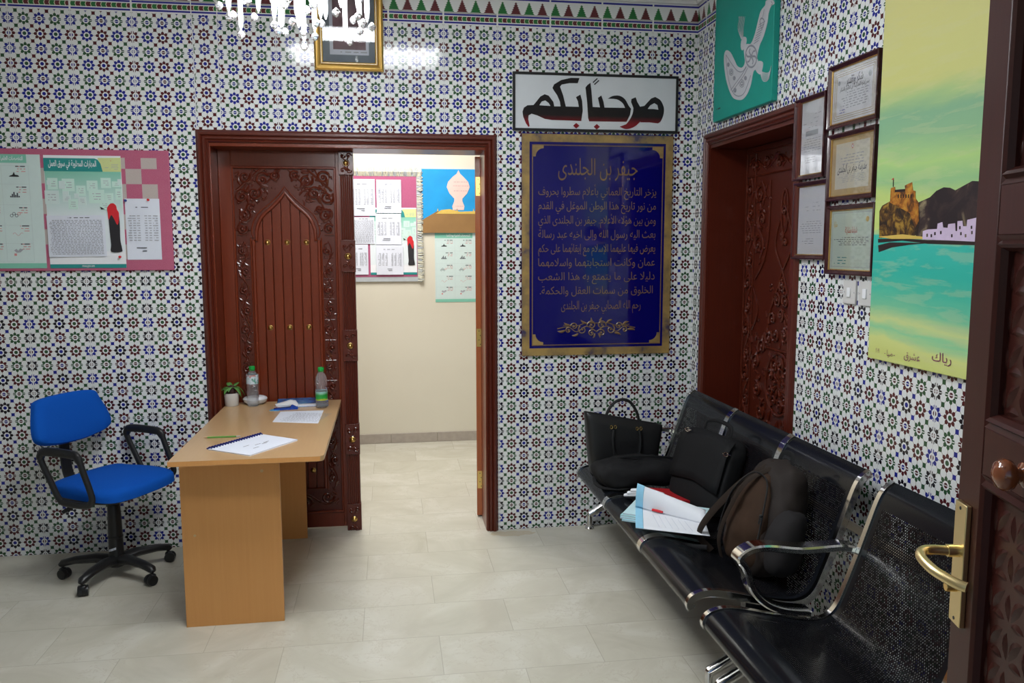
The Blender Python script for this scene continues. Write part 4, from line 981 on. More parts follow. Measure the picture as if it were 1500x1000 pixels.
def c_thanks(g, f, a0, a1, b0, b1):
    W_, H_ = a1 - a0, b1 - b0; gl = mat('ochre_ink', (.42, .30, .10), .5, vary=.1)
    for k in (.0, .008, .016): g.frame4(f, a0 + .01 + k, a1 - .01 - k, b0 + .01 + k, b1 - .01 - k, [(0, .004), (0, H), (.0018, H), (.0018, .004)], gl)
    g.text('شكر وتقدير', f, a0 + W_ * .5, b1 - .062, .045, M_ink, H, width=.115, bold=.02); g.text('يسر إدارة المدرسة أن تتقدم بالشكر', f, a0 + W_ * .5, b1 - .083, .02, M_ink, H, width=.20, bold=.02)
    g.lines(f, a0 + .05, a1 - .05, b0 + .045, b1 - .09, 7, M_grayink, H, wl=.02, frac=.32); g.lines(f, a0 + .04, a0 + .09, b0 + .03, b0 + .05, 2, mat('blue_ink', (.1, .12, .45), .5, bmp=.01), H, wl=.02); g.ball(f.p(a1 - .045, b1 - .05, .004), .012, M_grayink, 8, (.1, 1, 1)); g.ball(f.p(a0 + .04, b1 - .05, .004), .009, M_grayink, 8, (.1, 1, 1))
def c_old(g, f, a0, a1, b0, b1):
    W_, H_ = a1 - a0, b1 - b0; g.box(f, a0 + .025, a1 - .025, b0 + .022, b1 - .018, .004, .0043, mat('ivory_paper', (.70, .66, .55), .6, vary=.05))
    g.ball(f.p(a0 + W_ * .5, b1 - .035, .003), .016, M_red, 10, (.1, 1, 1)); g.ball(f.p(a0 + W_ * .5, b1 - .035, .0036), .010, M_white, 10, (.1, 1, 1))
    g.lines(f, a0 + .06, a1 - .06, b1 - .105, b1 - .060, 4, M_grayink, H + .0003, wl=.02); g.text('مدرسة جيفر بن الجلندى', f, a0 + W_ * .5, b1 - .130, .04, M_ink, H, width=.20, bold=.01, shear=.3); g.lines(f, a0 + .05, a1 - .05, b0 + .045, b1 - .14, 5, M_grayink, H + .0003, wl=.02)
def c_part(g, f, a0, a1, b0, b1):
    W_, H_ = a1 - a0, b1 - b0; g.frame4(f, a0 + .008, a1 - .008, b0 + .008, b1 - .008, [(0, .004), (0, H), (.0015, H), (.0015, .004)], M_grayink)
    g.text('شهادة مشاركة', f, a0 + W_ * .5, b1 - .085, .032, mat('brick_ink', (.45, .08, .05), .5, bmp=.01), H, width=.085, bold=.02); g.lines(f, a0 + .02, a1 - .02, b0 + .09, b1 - .10, 5, M_ink, H, wl=.018, frac=.3); g.text('مشاركة', f, a0 + .03, b1 - .06, .03, M_yel, H, width=.025, bold=.03)
    g.lines(f, a0 + .03, a0 + .12, b0 + .015, b0 + .05, 3, M_teal, H, wl=.03); g.ball(f.p(a1 - .035, b1 - .035, .004), .011, M_yel, 8, (.1, 1, 1))
def c_letter(sd):
    def fn(g, f, a0, a1, b0, b1):
        W_, H_ = a1 - a0, b1 - b0; g.lines(f, a0 + .02, a1 - .02, b1 - H_ * .38, b1 - H_ * .15, 4, M_grayink, H, wl=.02, fill=.2, seed=sd, rag=.8, frac=.12)
        if sd == 1: g.box(f, a0 + W_ * .30, a0 + W_ * .78, b1 - H_ * .47, b1 - H_ * .40, .004, H, M_grayink)
        g.lines(f, a0 + .02, a1 - .02, b1 - H_ * .70, b1 - H_ * .50, 6, M_grayink, H, wl=.018, seed=sd, frac=.25); g.lines(f, a0 + .04, a0 + .15, b1 - H_ * .86, b1 - H_ * .76, 3, M_ink, H, wl=.03, seed=sd, frac=.15)
    return fn
M_parch = mat('aged_parchment', (.55, .40, .20), .6, vary=.25, vscale=14); M_green_p = mat('pale_green_paper', (.62, .72, .62), .6, vary=.04); M_cpaper = mat('off_white_paper', (.80, .80, .84), .6, vary=.03)
M_cert = cert
cert(1.50, 1.845, 2.145, 2.395, 'framed certificate with gold ruled border and bold heading, topmost beside the sea painting', M_cpaper, c_thanks)
cert(1.515, 1.845, 1.86, 2.125, 'framed certificate on brown edged parchment with round red emblem', M_parch, c_old)
cert(1.530, 1.862, 1.568, 1.842, 'framed pale green certificate with red heading, lowest beside the sea painting', M_green_p, c_part)
cert(1.228, 1.485, 1.965, 2.312, 'tall framed letter with a grey boxed line, above the other letter by the door', M_cpaper, c_letter(1))
cert(1.245, 1.525, 1.625, 1.955, 'tall framed letter of faint print hung low beside the carved door', M_cpaper, c_letter(2))
# switches
M_sw = mat('ivory_plastic', (.62, .61, .60), .35, bmp=.03)
for a0, l in ((1.655, 'white light switch below the pale green certificate'), (1.762, 'white light switch tucked against the sea painting edge')):
    r_ = thing('light_switch', (0, -a0 - .045, 1.455), l, 'switch'); f = Fr((0, -a0, 1.455), (0, -1, 0), (0, 0, 1))
    mb = MB(M_sw); mb.box(f, 0, .088, 0, .092, 0, .009); mb.build('plate', r_, bevel=.002)
    mb = MB(M_white); mb.poly(Fr(f.p(.032, 0, .009), f.n, f.u), [(0, .028), (.004, .028), (.009, .060), (0, .064)], 0, -.024) if False else mb.box(f, .032, .056, .028, .064, .008, .0135); mb.build('rocker', r_, bevel=.0015)
    for a in (.010, .078): mb = MB(M_grayink); mb.lathe(f.p(a, .046, .009), [(.003, 0), (.0025, .001), (.0005, .001)], 8, axis=f.n); mb.build('screw', r_)

# large sea painting
LA0, LA1, LZ0, LZ1 = 1.865, 2.62, 1.266, 2.86
sp = thing('sea_painting', (0, -(LA0 + LA1) / 2, LZ0), 'tall canvas painting of a fort, dark hills and green sea under a yellow sky', 'painting')
LFm = Fr((0, -LA0, LZ0), (0, -1, 0), (0, 0, 1)); LW, LH = LA1 - LA0, LZ1 - LZ0
def sea_fn(nt, b):
    (x, y, z), o = xyz(nt)
    n = noise_n(nt, o, 3.0, 4, .6, .6, (1, .55, 2.4)); n2 = noise_n(nt, o, 8, 5, .6, .3, (1, .5, 3.5))
    f = (z - LZ0 - (y + LA0) * .05 + (n - .5) * .09 + (n2 - .5) * .05) / LH
    c = ramp(nt, f, [(0, (0.598, 0.650, 0.195)), (.05, (0.650, 0.702, 0.247)), (.075, (0.260, 0.624, 0.338)), (.095, (0.598, 0.676, 0.273)), (.125, (0.182, 0.546, 0.325)), (.16, (0.065, 0.481, 0.338)), (.21, (0.026, 0.442, 0.351)), (.285, (0.039, 0.468, 0.390)), (.30, (0.546, 0.650, 0.182)), (.37, (0.494, 0.624, 0.195)), (.405, (0.286, 0.520, 0.247)), (.45, (0.416, 0.624, 0.221)), (.50, (0.260, 0.468, 0.260)), (.545, (0.221, 0.429, 0.260)), (.58, (0.390, 0.546, 0.234)), (.615, (0.598, 0.598, 0.221)), (1, (0.702, 0.637, 0.273))])
    c = mixc(nt, ((n2 - .52) * 3).mx(0).mn(.22), c, (.60, .60, .32))
    setc(nt, b, c); b.inputs['Roughness'].default_value = .5; bump(nt, n2, .25, .002)
M_seap = mat('sea_and_sky_paint', fn=sea_fn)
mb = MB(M_seap); mb.box(LFm, 0, LW, 0, LH, .001, .022); mb.build('canvas', sp, bevel=.002)
def lp(pts):
    out = []
    for x, y in pts: p = hit('x', -.0225, 1260 + x / 3.226, 250 + y / 3.226); out.append((-p.y - LA0, p.z - LZ0))
    return out
def lpoly(mb, pts, h1, m, n=0):
    q = lp(cat2(pts, n, True) if n else pts); q = [(max(0.0005, a), b) for a, b in q]
    ar = sum(q[i][0] * q[(i + 1) % len(q)][1] - q[(i + 1) % len(q)][0] * q[i][1] for i in range(len(q)))
    mb.poly(LFm, q if ar > 0 else q[::-1], .022, h1, m)
def fort_fn(nt, b):
    (x, y, z), o = xyz(nt); n = noise_n(nt, o, 28, 4, .6, .5); setc(nt, b, ramp(nt, n, [(.38, (.10, .035, .008)), (.5, (.38, .13, .015)), (.62, (.50, .25, .03))])); b.inputs['Roughness'].default_value = .5
def rock_fn(nt, b):
    (x, y, z), o = xyz(nt); n = noise_n(nt, o, 22, 5, .65, 1.2); setc(nt, b, ramp(nt, n, [(.42, (.018, .010, .008)), (.52, (.09, .04, .008)), (.64, (.34, .20, .03))])); b.inputs['Roughness'].default_value = .5
def hill_fn(nt, b):
    (x, y, z), o = xyz(nt); n = noise_n(nt, o, 9, 5, .6, .8); setc(nt, b, ramp(nt, n, [(.45, (.016, .009, .012)), (.58, (.04, .022, .022)), (.70, (.30, .24, .14))])); b.inputs['Roughness'].default_value = .5
M_fort, M_rock, M_hill = mat('orange_fort_paint', fn=fort_fn), mat('rock_paint', fn=rock_fn), mat('dark_hill_paint', fn=hill_fn)
M_lil = mat('lilac_paint', (.60, .48, .66), .5, vary=.15, vscale=25); M_dk = mat('dark_brown_paint', (.022, .012, .012), .5, vary=.2)
mb = MB(M_hill)
lpoly(mb, [(262, 320), (275, 150), (330, 125), (360, 95), (395, 78), (425, 80), (450, 92), (490, 70), (530, 48), (572, 50), (640, 70), (720, 40), (790, 60), (860, 30), (860, 330)], .0228, M_hill)
lpoly(mb, [(85, 340), (200, 330), (320, 345), (560, 352), (860, 372), (860, 335), (560, 320), (320, 328), (200, 320), (85, 322)], .0230, M_dk)
lpoly(mb, [(85, 352), (140, 338), (320, 342), (230, 350), (150, 362), (88, 385)], .0229, M_dk)
lpoly(mb, [(90, 318), (92, 190), (105, 165), (140, 145), (170, 125), (225, 125), (262, 140), (278, 180), (280, 245), (270, 300), (225, 322), (150, 315)], .0233, M_rock)
lpoly(mb, [(142, 150), (146, 82), (165, 76), (168, 100), (215, 98), (212, 70), (232, 60), (246, 54), (250, 92), (262, 96), (262, 130), (276, 150), (278, 235), (262, 270), (235, 200), (190, 175), (160, 160)], .0238, M_fort)
for x in (180, 192, 204, 216, 228, 240): lpoly(mb, [(x, 112), (x + 5, 111), (x + 5, 128), (x, 129)], .0242, M_dk)
lpoly(mb, [(166, 90), (212, 86), (212, 98), (166, 102)], .0242, M_dk); lpoly(mb, [(156, 76), (158, 76), (159, 40), (157, 40)], .0240, M_dk); lpoly(mb, [(148, 42), (159, 34), (159, 42)], .0242, M_red)
lpoly(mb, [(85, 312), (200, 300), (300, 312), (420, 318), (300, 322), (150, 322)], .0236, M_yel)
lpoly(mb, [(296, 325), (298, 285), (322, 277), (365, 275), (368, 250), (390, 242), (394, 268), (415, 270), (418, 252), (450, 248), (452, 285), (460, 285), (462, 238), (485, 236), (488, 262), (505, 262), (508, 232), (550, 222), (560, 215), (620, 222), (624, 200), (660, 200), (700, 230), (860, 240), (860, 350), (440, 330)], .0240, M_lil)
for x, y in ((315, 298), (335, 300), (352, 290), (380, 285), (432, 300), (475, 290), (497, 300), (525, 260), (527, 285), (550, 300), (470, 262), (590, 270), (640, 260), (700, 280)): lpoly(mb, [(x, y), (x + 7, y - 1), (x + 7, y + 14), (x, y + 15)], .0245, M_hill)
mb.build('painted_scene', sp)
sgm = MB(mat('mauve_writing_paint', (.22, .04, .12), .5, vary=.1)); cfr = LFm.sub(0, 0, 0)
a_, b_ = lp([(385, 890)])[0]; sgm.text('رياك', LFm, a_, b_ - .01, 0.043, None, .0236, width=0.094, bold=-.003)
a_, b_ = lp([(245, 880)])[0]; sgm.text('عشرق', LFm, a_, b_ - .01, 0.037, None, .0236, width=0.086, bold=-.003)
a_, b_ = lp([(140, 870)])[0]; sgm.text('- صيا -', LFm, a_, b_ - .005, 0.031, None, .0236, width=0.061, bold=-.003)
a_, b_ = lp([(80, 840)])[0]; sgm.text('٩١٠٢', LFm, a_ + .005, b_ - .015, 0.025, None, .0236, width=0.022, bold=-.003)
sgm.build('signature', sp)

# ================================================================== DESK
DKZ = .79
dk = thing('desk', (-2.4, -.5, 0), 'beech laminate desk with slab legs standing across the closed door leaf', 'desk')
mb = MB(M_beecht); pts = [(-2.724, .155), (-2.724, -1.165), (-2.115, -1.165)] + [(-2.115 + .03 * math.sin(t), -1.135 - .03 * math.cos(t)) for t in (.4, .8, 1.2)] + [(-2.085, -1.135), (-2.085, .155)]
mb.poly(FLR, pts, DKZ - .022, DKZ); mb.build('desk_top', dk, bevel=.0015)
mb = MB(M_beech)
mb.wbox(-2.724, -2.1, -1.1655, -1.1645, DKZ - .021, DKZ - .001); mb.build('edge_band', dk)
for y0 in (-1.03, .035): m_ = MB(M_beech); m_.wbox(-2.713, -2.290, y0, y0 + .020, 0, DKZ - .022); m_.build('leg_panel', dk, bevel=.001)
m_ = MB(M_beech); m_.wbox(-2.555, -2.535, -1.01, .035, .40, DKZ - .022); m_.build('stretcher', dk, bevel=.001)
m_ = MB(mat('pale_wood_plug', (.60, .42, .22), .5, bmp=.02)); m_.lathe((-2.365, -1.030, .700), [(.007, 0), (.007, .001), (.0005, .001)], 12, axis=(0, -1, 0)); m_.build('screw_cap', dk); m_ = MB(MATS['pale_wood_plug']); m_.lathe((-2.66, -1.030, .42), [(.006, 0), (.006, .001), (.0005, .001)], 12, axis=(0, -1, 0)); m_.build('screw_cap', dk)
def DP(x, y, z=DKZ): p = hit('z', z, x, y); return (p.x, p.y)
def slab(name, corners, z, t, m, label, cat_, extra=None):
    c = corners; cx = sum(p[0] for p in c) / 4; cy_ = sum(p[1] for p in c) / 4
    mb = MB(m); ar = sum(c[i][0] * c[(i + 1) % 4][1] - c[(i + 1) % 4][0] * c[i][1] for i in range(4)); mb.poly(FLR, c if ar > 0 else c[::-1], z, z + t)
    if extra: extra(mb)
    return tag(mb.build(name, org=(cx, cy_, z)), label, cat_)
def quadfr(c, z):      # frame with origin at corner 0, r towards corner 1, u towards corner 3
    o = Vector((*c[0], z)); r = (Vector((*c[1], z)) - o); u = (Vector((*c[3], z)) - o); f = Fr(o, r, Vector((0, 0, 1)).cross(r)); return f, r.length, u.length
# plant
pc = (-2.686, .062)
pp = thing('potted_plant', (*pc, DKZ), 'small green leafed plant in a white pot at the desk corner', 'plant')
mb = MB(mat('white_ceramic', (.66, .63, .60), .35, vary=.05)); mb.lathe((*pc, DKZ), [(.034, 0), (.037, .004), (.041, .07), (.041, .074), (.037, .074), (.036, .062)], 24); mb.build('pot', pp, smooth=True)
mb = MB(mat('dark_soil', (.04, .018, .012), .9, vary=.4, vscale=90)); mb.lathe((*pc, DKZ + .058), [(.036, 0), (.036, .008), (.02, .014), (.0005, .016)], 16); mb.build('soil', pp)
mb = MB(mat('dark_stem', (.05, .015, .015), .6, vary=.2)); mb.blob(Fr((*pc, DKZ + .09), (1, 0, 0), (0, 0, 1)), 0, 0, 0, .024, .028, .022, e=.8, ns=.006, nf=40); mb.build('stem', pp, smooth=True)
M_leafg = mat('green_leaf', (.10, .26, .06), .4, vary=.3, vscale=40)
rn = random.Random(3)
for k, (an, L, dr_) in enumerate([(3.4, .075, .075), (2.7, .06, .05), (.1, .07, .055), (-.5, .065, .06), (-1.7, .05, .03), (1.5, .06, .02), (2.1, .05, -.01), (.8, .055, -.01), (4.2, .06, .045)]):
    lf = MB(M_leafg); c, s_ = math.cos(an), math.sin(an); z0 = DKZ + .10; vs = []; N = 7
    for i in range(N):
        q = i / (N - 1); wd = .016 * math.sin(PI * (q * .9 + .07)); r_ = L * q ** .8; z = z0 + .02 * math.sin(q * 2.2) - dr_ * q * q
        for sgn in (-1, 0, 1): vs.append((pc[0] + c * r_ - s_ * wd * sgn, pc[1] + s_ * r_ + c * wd * sgn, z - (.003 if sgn == 0 else 0)))
    fs = [(i * 3 + j, i * 3 + j + 1, i * 3 + j + 4, i * 3 + j + 3) for i in range(N - 1) for j in range(2)]
    lf.add(vs, fs); o = lf.build('leaf', pp, smooth=True); md = o.modifiers.new('solid', 'SOLIDIFY'); md.thickness = .0015
# water bottles
M_pet = mat('clear_plastic', (.93, .95, .98), .06, trans=.88, ior=1.22, bmp=.02); M_water = mat('water', (.96, .98, 1), .0, trans=1, ior=1.33, bmp=.0); M_gcap = mat('green_plastic_cap', (.01, .36, .06), .4, bmp=.02)
def label_fn(green):
    def fn(nt, b):
        (x, y, z), o = xyz(nt); n = noise_n(nt, o, 45, 3); n2 = noise_n(nt, o, 20, 2)
        if green: c = ramp(nt, (z - DKZ - .045) / .055 + (n - .5) * .25, [(.0, (.55, .55, .05)), (.18, (.03, .35, .05)), (.55, (.02, .30, .05)), (.72, (.25, .50, .35)), (1, (.30, .45, .60))])
        else: c = ramp(nt, n * .6 + n2 * .4, [(.40, (.08, .30, .22)), (.47, (.60, .68, .72)), (.56, (.55, .62, .70)), (.62, (.50, .12, .08)), (.66, (.6, .65, .7))])
        setc(nt, b, c); b.inputs['Roughness'].default_value = .35
    return fn
def bottle(x, y, label, full, lab, lz):
    root = thing('water_bottle', (x, y, DKZ), label, 'bottle')
    prof = [(.010, .002), (.026, .001), (.031, .006), (.032, .04), (.0305, .045), (.032, .05), (.032, .085), (.030, .092), (.032, .10), (.0325, .135), (.031, .155), (.024, .185), (.014, .202), (.0125, .206), (.0125, .214)]
    if full: prof = [(.010, .002), (.026, .001), (.032, .006), (.033, .04), (.033, .10), (.032, .106), (.026, .115), (.032, .128), (.0335, .15), (.030, .17), (.020, .192), (.0125, .205), (.0125, .214)]
    mb = MB(M_pet); mb.lathe((x, y, DKZ), prof, 28); mb.build('bottle_body', root, smooth=True)
    if full:
        mb = MB(M_water); mb.lathe((x, y, DKZ + .0035), [(.024, 0), (.0305, .004), (.0318, .04), (.0318, full), (.0005, full)], 28); mb.build('water', root, smooth=True)
    mb = MB(lab); mb.lathe((x, y, DKZ + lz[0]), [(.0335, 0), (.0335, lz[1]), (.0325, lz[1]), (.0325, 0), (.0335, 0)], 28); mb.build('label_wrap', root, smooth=True)
    mb = MB(M_gcap); mb.lathe((x, y, DKZ + .208), [(.0150, 0), (.0155, .002), (.0155, .017), (.014, .020), (.0005, .020)], 20)
    for k in range(20): a = k * PI / 10; mb.tube([(x + .0156 * math.cos(a), y + .0156 * math.sin(a), DKZ + .211), (x + .0156 * math.cos(a), y + .0156 * math.sin(a), DKZ + .224)], .0009, 4)
    mb.tube([(x + .0145 * math.cos(a), y + .0145 * math.sin(a), DKZ + .204) for a in [k * PI / 8 for k in range(17)]], .0016, 5); mb.build('cap', root, smooth=True)
bottle(-2.565, .035, 'empty clear water bottle with pale label and green cap, beside the plant pot', 0, mat('pale_bottle_label', fn=label_fn(False)), (.128, .052))
bottle(-2.178, -.070, 'water bottle with green label and green cap at the desk edge by the doorway', .088, mat('green_bottle_label', fn=label_fn(True)), (.044, .050))
# white dish
mb = MB(mat('white_glazed_dish', (.74, .76, .80), .25, bmp=.02)); mb.lathe((-2.565, .108, DKZ), [(.040, 0), (.050, .004), (.064, .016), (.068, .030), (.062, .038), (.045, .044), (.0005, .046)], 28); tag(mb.build('white_bowl', smooth=True, org=(-2.565, .108, DKZ)), 'low white bowl turned over behind the empty water bottle', 'bowl')
# blue book
bc = [DP(398, 596), DP(484, 591), DP(491, 575), DP(412, 578)]; bc = [(-2.425, -.055), (-2.145, -.030), (-2.110, .120), (-2.400, .115)]
bb = thing('blue_book', (-2.27, .04, DKZ), 'thick blue covered book lying at the back of the desk by the bottle', 'book')
f, w_, h_ = quadfr(bc, DKZ)
mb = MB(M_white2); mb.box(f, .003, w_ - .003, .004, h_ - .003, .002, .020); mb.build('pages', bb)
def bcov(nt, b):
    (x, y, z), o = xyz(nt); n = noise_n(nt, o, 14, 3); setc(nt, b, ramp(nt, n, [(.35, (.01, .06, .22)), (.55, (.03, .16, .42)), (.7, (.10, .28, .50))])); b.inputs['Roughness'].default_value = .25
M_bcov = mat('blue_book_cover', fn=bcov)
mb = MB(M_bcov); mb.box(f, 0, w_, 0, h_, 0, .002); mb.box(f, 0, w_, 0, h_, .020, .022); mb.box(f, 0, .002, 0, h_, 0, .022); mb.build('cover', bb, bevel=.0005)
mb = MB(mat('sky_blue_card', (.10, .38, .62), .4, bmp=.02)); cc = [(-2.455, -.125), (-2.405, -.135), (-2.365, .02), (-2.40, .03)]
mb.poly(FLR, cc, DKZ, DKZ + .003); mb.box(Fr((-2.43, -.06, DKZ + .003), (1, 0, 0), (0, 1, 0)), .0, .03, .0, .035, 0, .0008, M_red); tag(mb.build('folded_card', org=(-2.41, -.05, DKZ)), 'light blue card sticking out beside the stapler', 'card')
# stapler
st = thing('stapler', (-2.36, -.115, DKZ), 'white and blue stapler in front of the blue book', 'stapler')
SF = Fr((-2.43, -.125, DKZ), (.98, .18, 0), (0, 0, 1)); M_bpl = mat('royal_blue_plastic', (.01, .06, .38), .35, bmp=.02)
mb = MB(M_bpl); mb.poly(SF, [(0, 0), (.125, 0), (.128, .006), (.12, .012), (0, .008)], -.038, 0); mb.build('base', st, bevel=.003)
mb = MB(M_chrome); mb.poly(SF, [(.002, .016), (.105, .026), (.105, .032), (.002, .022)], -.028, -.010); mb.build('magazine', st, bevel=.001)
mb = MB(mat('white_plastic', (.75, .76, .78), .3, bmp=.02)); mb.poly(SF, [(.012, .026), (.10, .028), (.122, .016), (.13, .030), (.118, .044), (.09, .050), (.05, .040), (.008, .032)], -.034, -.004); mb.build('body', st, bevel=.004, segs=3)
mb = MB(M_bpl); mb.poly(SF, [(.085, .006), (.125, .008), (.124, .026), (.10, .028)], -.032, -.006); mb.build('hinge', st, bevel=.002)
# sheet with writing
c = [(-2.399, -.424), (-2.164, -.494), (-2.154, -.145), (-2.372, -.170)]; c = [DP(399, 618), DP(466, 620), DP(474, 601), DP(411, 603)]
f, w_, h_ = quadfr(c, DKZ)
def ex(mb): mb.lines(f, w_ * .06, w_ * .94, h_ * .08, h_ * .92, 15, M_grayink, .0016, wl=.012, frac=.35, seed=21, rag=.1)
slab('handwritten_sheet', c, DKZ, .0012, M_white2, 'sheet of close handwriting lying on the desk in front of the stapler', 'paper', ex)
# spiral notebook
c = [DP(305, 659), DP(366, 668), DP(436, 645), DP(383, 637)]
sn = thing('spiral_notebook', (sum(p[0] for p in c) / 4, sum(p[1] for p in c) / 4, DKZ), 'white comb bound booklet with navy spiral on the front of the desk', 'notebook')
A_, B_, C_, D_ = [Vector((*p, DKZ)) for p in c]
mb = MB(M_white2); mb.poly(FLR, [c[0], c[1], c[2], c[3]], DKZ, DKZ + .005)
for k, (p, q, ww) in enumerate(((.45, .30, .05), (.55, .45, .05), (.60, .55, .03), (.70, .30, .06), (.55, .62, .05))):
    o_ = A_.lerp(B_, p).lerp(D_.lerp(C_, p), q); dd = (C_ - D_).normalized() if k != 3 else (C_ - D_).normalized(); sd = (D_ - A_).normalized() * .006
    mb.add([o_ + Vector((0, 0, .0054)), o_ + sd * 6 + Vector((0, 0, .0054)), o_ + sd * 6 + dd * .006 + Vector((0, 0, .0054)), o_ + dd * .006 + Vector((0, 0, .0054))], [(0, 1, 2, 3), (3, 2, 1, 0)], M_ink)
mb.build('pages', sn, bevel=.0008)
mb = MB(mat('navy_plastic', (.01, .015, .14), .3, bmp=.02)); ax_ = (D_ - A_); L_ = ax_.length; ax_.normalize(); sd = (B_ - A_).normalized()
mb.tube([A_ + Vector((0, 0, .006)) - sd * .007, D_ + Vector((0, 0, .006)) - sd * .007], .0035, 8)
n_ = 20
for k in range(n_):
    p = A_ + ax_ * (L_ * (k + .5) / n_); mb.tube([p - sd * .007 + Vector((0, 0, .008)), p + sd * .002 + Vector((0, 0, .0125)), p + sd * .014 + Vector((0, 0, .0065))], .0030, 6)
mb.build('comb_binding', sn, smooth=True)
# pencil
a_, b_ = DP(298, 642), DP(352, 640); P0_, P1_ = Vector((*a_, DKZ + .004)), Vector((*b_, DKZ + .004)); dd = (P1_ - P0_).normalized(); L_ = (P1_ - P0_).length
pn = thing('pencil', (*a_, DKZ), 'green pencil lying on the desk beside the comb bound booklet', 'pencil')
mb = MB(mat('green_lacquer', (.10, .32, .06), .3, bmp=.02)); mb.tube([P0_ + dd * .018, P1_ - dd * .018], .0038, 6); mb.build('barrel', pn)
mb = MB(mat('bare_wood', (.55, .36, .2), .6, bmp=.05)); mb.tube([P0_, P0_ + dd * .018], [.0006, .0037], 6); mb.build('point', pn)
mb = MB(mat('silver_ferrule', (.6, .6, .65), .3, .8, bmp=.02)); mb.tube([P1_ - dd * .018, P1_], .0039, 10); mb.build('ferrule', pn)

# ================================================================== OFFICE CHAIR
rzc = math.radians(-27)
oc_ = thing('office_chair', (-3.208, -.362, 0), 'blue fabric swivel chair with black arms beside the desk', 'chair', rz=rzc)
def soft_pad(name, outline, t, place, m, crown=.012, seg=5):
    """padded cushion from an outline; place(a, b, h) gives the point"""
    ol = cat2(outline, 5, True); n = len(ol); cx = sum(p[0] for p in ol) / n; cyy = sum(p[1] for p in ol) / n
    rings = [(1.0, -t * .5 + .006), (1.0, 0.0), (.985, t * .32), (.95, t * .5), (.80, t * .5 + crown * .6), (.5, t * .5 + crown), (.2, t * .5 + crown * 1.1)]
    vs = [place(cx + (p[0] - cx) * s, cyy + (p[1] - cyy) * s, h) for s, h in rings for p in ol]
    fs = [(i * n + k, i * n + (k + 1) % n, (i + 1) * n + (k + 1) % n, (i + 1) * n + k) for i in range(len(rings) - 1) for k in range(n)]
    fs += [tuple((len(rings) - 1) * n + k for k in range(n)), tuple(range(n))[::-1]]
    mb = MB(m); mb.add(vs, fs); return mb.build(name, oc_, smooth=True)
seat_ol = [(-.20, -.17), (-.19, .17), (-.10, .225), (.08, .245), (.20, .215), (.235, .12), (.24, 0), (.235, -.12), (.20, -.215), (.08, -.245), (-.10, -.225)]
soft_pad('seat', seat_ol, .055, lambda a, b, h: Vector((a, b, .495 + h - .10 * max(0, a - .02) ** 1.5 + .05 * max(0, -a - .08))), M_blue)
mb = MB(M_black); ol = cat2(seat_ol, 4, True); mb.poly(FLR, [(a * .93, b * .93) for a, b in ol][::-1], .455, .472); mb.wbox(-.10, .12, -.08, .08, .425, .457); mb.build('seat_pan', oc_, bevel=.004)
back_ol = [(-.205, -.10), (-.235, -.05), (-.20, .07), (-.165, .115), (0, .125), (.165, .115), (.20, .07), (.235, -.05), (.205, -.10), (.10, -.125), (0, -.130), (-.10, -.125)]
tl = math.radians(14)
def bp_(a, b, h): return Vector((-.262 - math.sin(tl) * b + math.cos(tl) * (h + .35 * a * a), a, .815 + math.cos(tl) * b + math.sin(tl) * h))
soft_pad('backrest', back_ol, .045, bp_, M_blue, crown=.01)
mb = MB(M_black); bo = cat2(back_ol, 4, True); nb2 = len(bo)
vs = [bp_(a * s, b * s, h) for s, h in ((.97, -.012), (.93, -.034), (.6, -.042)) for a, b in bo]; mb.add(vs, [(i * nb2 + k, (i + 1) * nb2 + k, (i + 1) * nb2 + (k + 1) % nb2, i * nb2 + (k + 1) % nb2) for i in range(2) for k in range(nb2)] + [tuple(range(2 * nb2, 3 * nb2))[::-1]]); mb.build('back_shell', oc_, smooth=True)
mb = MB(M_black); mb.sweep(cat([(-.05, 0, .445), (-.20, 0, .44), (-.275, 0, .49), (-.300, 0, .60), (-.305, 0, .82)], 6), [(-.03, -.006), (.03, -.006), (.03, .006), (-.03, .006)], (0, 1, 0)); mb.build('back_bracket', oc_, bevel=.003)
for s in (-1, 1):
    y = .272 * s; mb = MB(M_black)
    loop = cat([(-.15, y, .690), (-.12, y, .708), (.03, y, .706), (.075, y, .690), (.105, y, .62), (.145, y, .515), (.140, y, .480), (.10, y, .462), (-.01, y, .462), (-.055, y, .48), (-.10, y, .56), (-.15, y, .655)], 5, True)
    mb.tube(loop, [.0165 + .005 * (1 if p.z > .67 else 0) for p in loop], 10, closed=True, flat=.8, up=(0, 1, 0)); mb.tube([(.07, y * .98, .462), (.07, y * .55, .458)], .012, 8, flat=.6)
    mb.build('armrest', oc_, smooth=True)
mb = MB(M_black); mb.lathe((0, 0, .045), [(.020, 0), (.040, .01), (.042, .05), (.036, .075), (.033, .26), (.030, .33), (.027, .335)], 20)
mb.lathe((0, 0, .20), [(.0330, 0), (.037, .004), (.037, .012), (.0330, .016)], 20); mb.build('column_cover', oc_, smooth=True)
mb = MB(M_chrome); mb.lathe((0, 0, .36), [(.014, 0), (.014, .075)], 16); mb.build('gas_lift', oc_, smooth=True)
mb = MB(M_white2); s0 = [(.0352 * math.cos(a), .0352 * math.sin(a), .135 + .012 * (a + 2.4)) for a in [-2.4 + k * .2 for k in range(9)]]
mb.sweep(s0, [(-.006, -.0004), (.006, -.0004), (.006, .0004), (-.006, .0004)], (0, 0, 1)); mb.build('paper_tag', oc_)
mb = MB(M_black); mb.tube([(-.02, -.07, .445), (-.05, -.19, .425)], .004, 6); mb.tube([(-.048, -.18, .427), (-.062, -.235, .41), (-.068, -.25, .404)], [.007, .011, .009], 8); mb.build('height_lever', oc_, smooth=True)
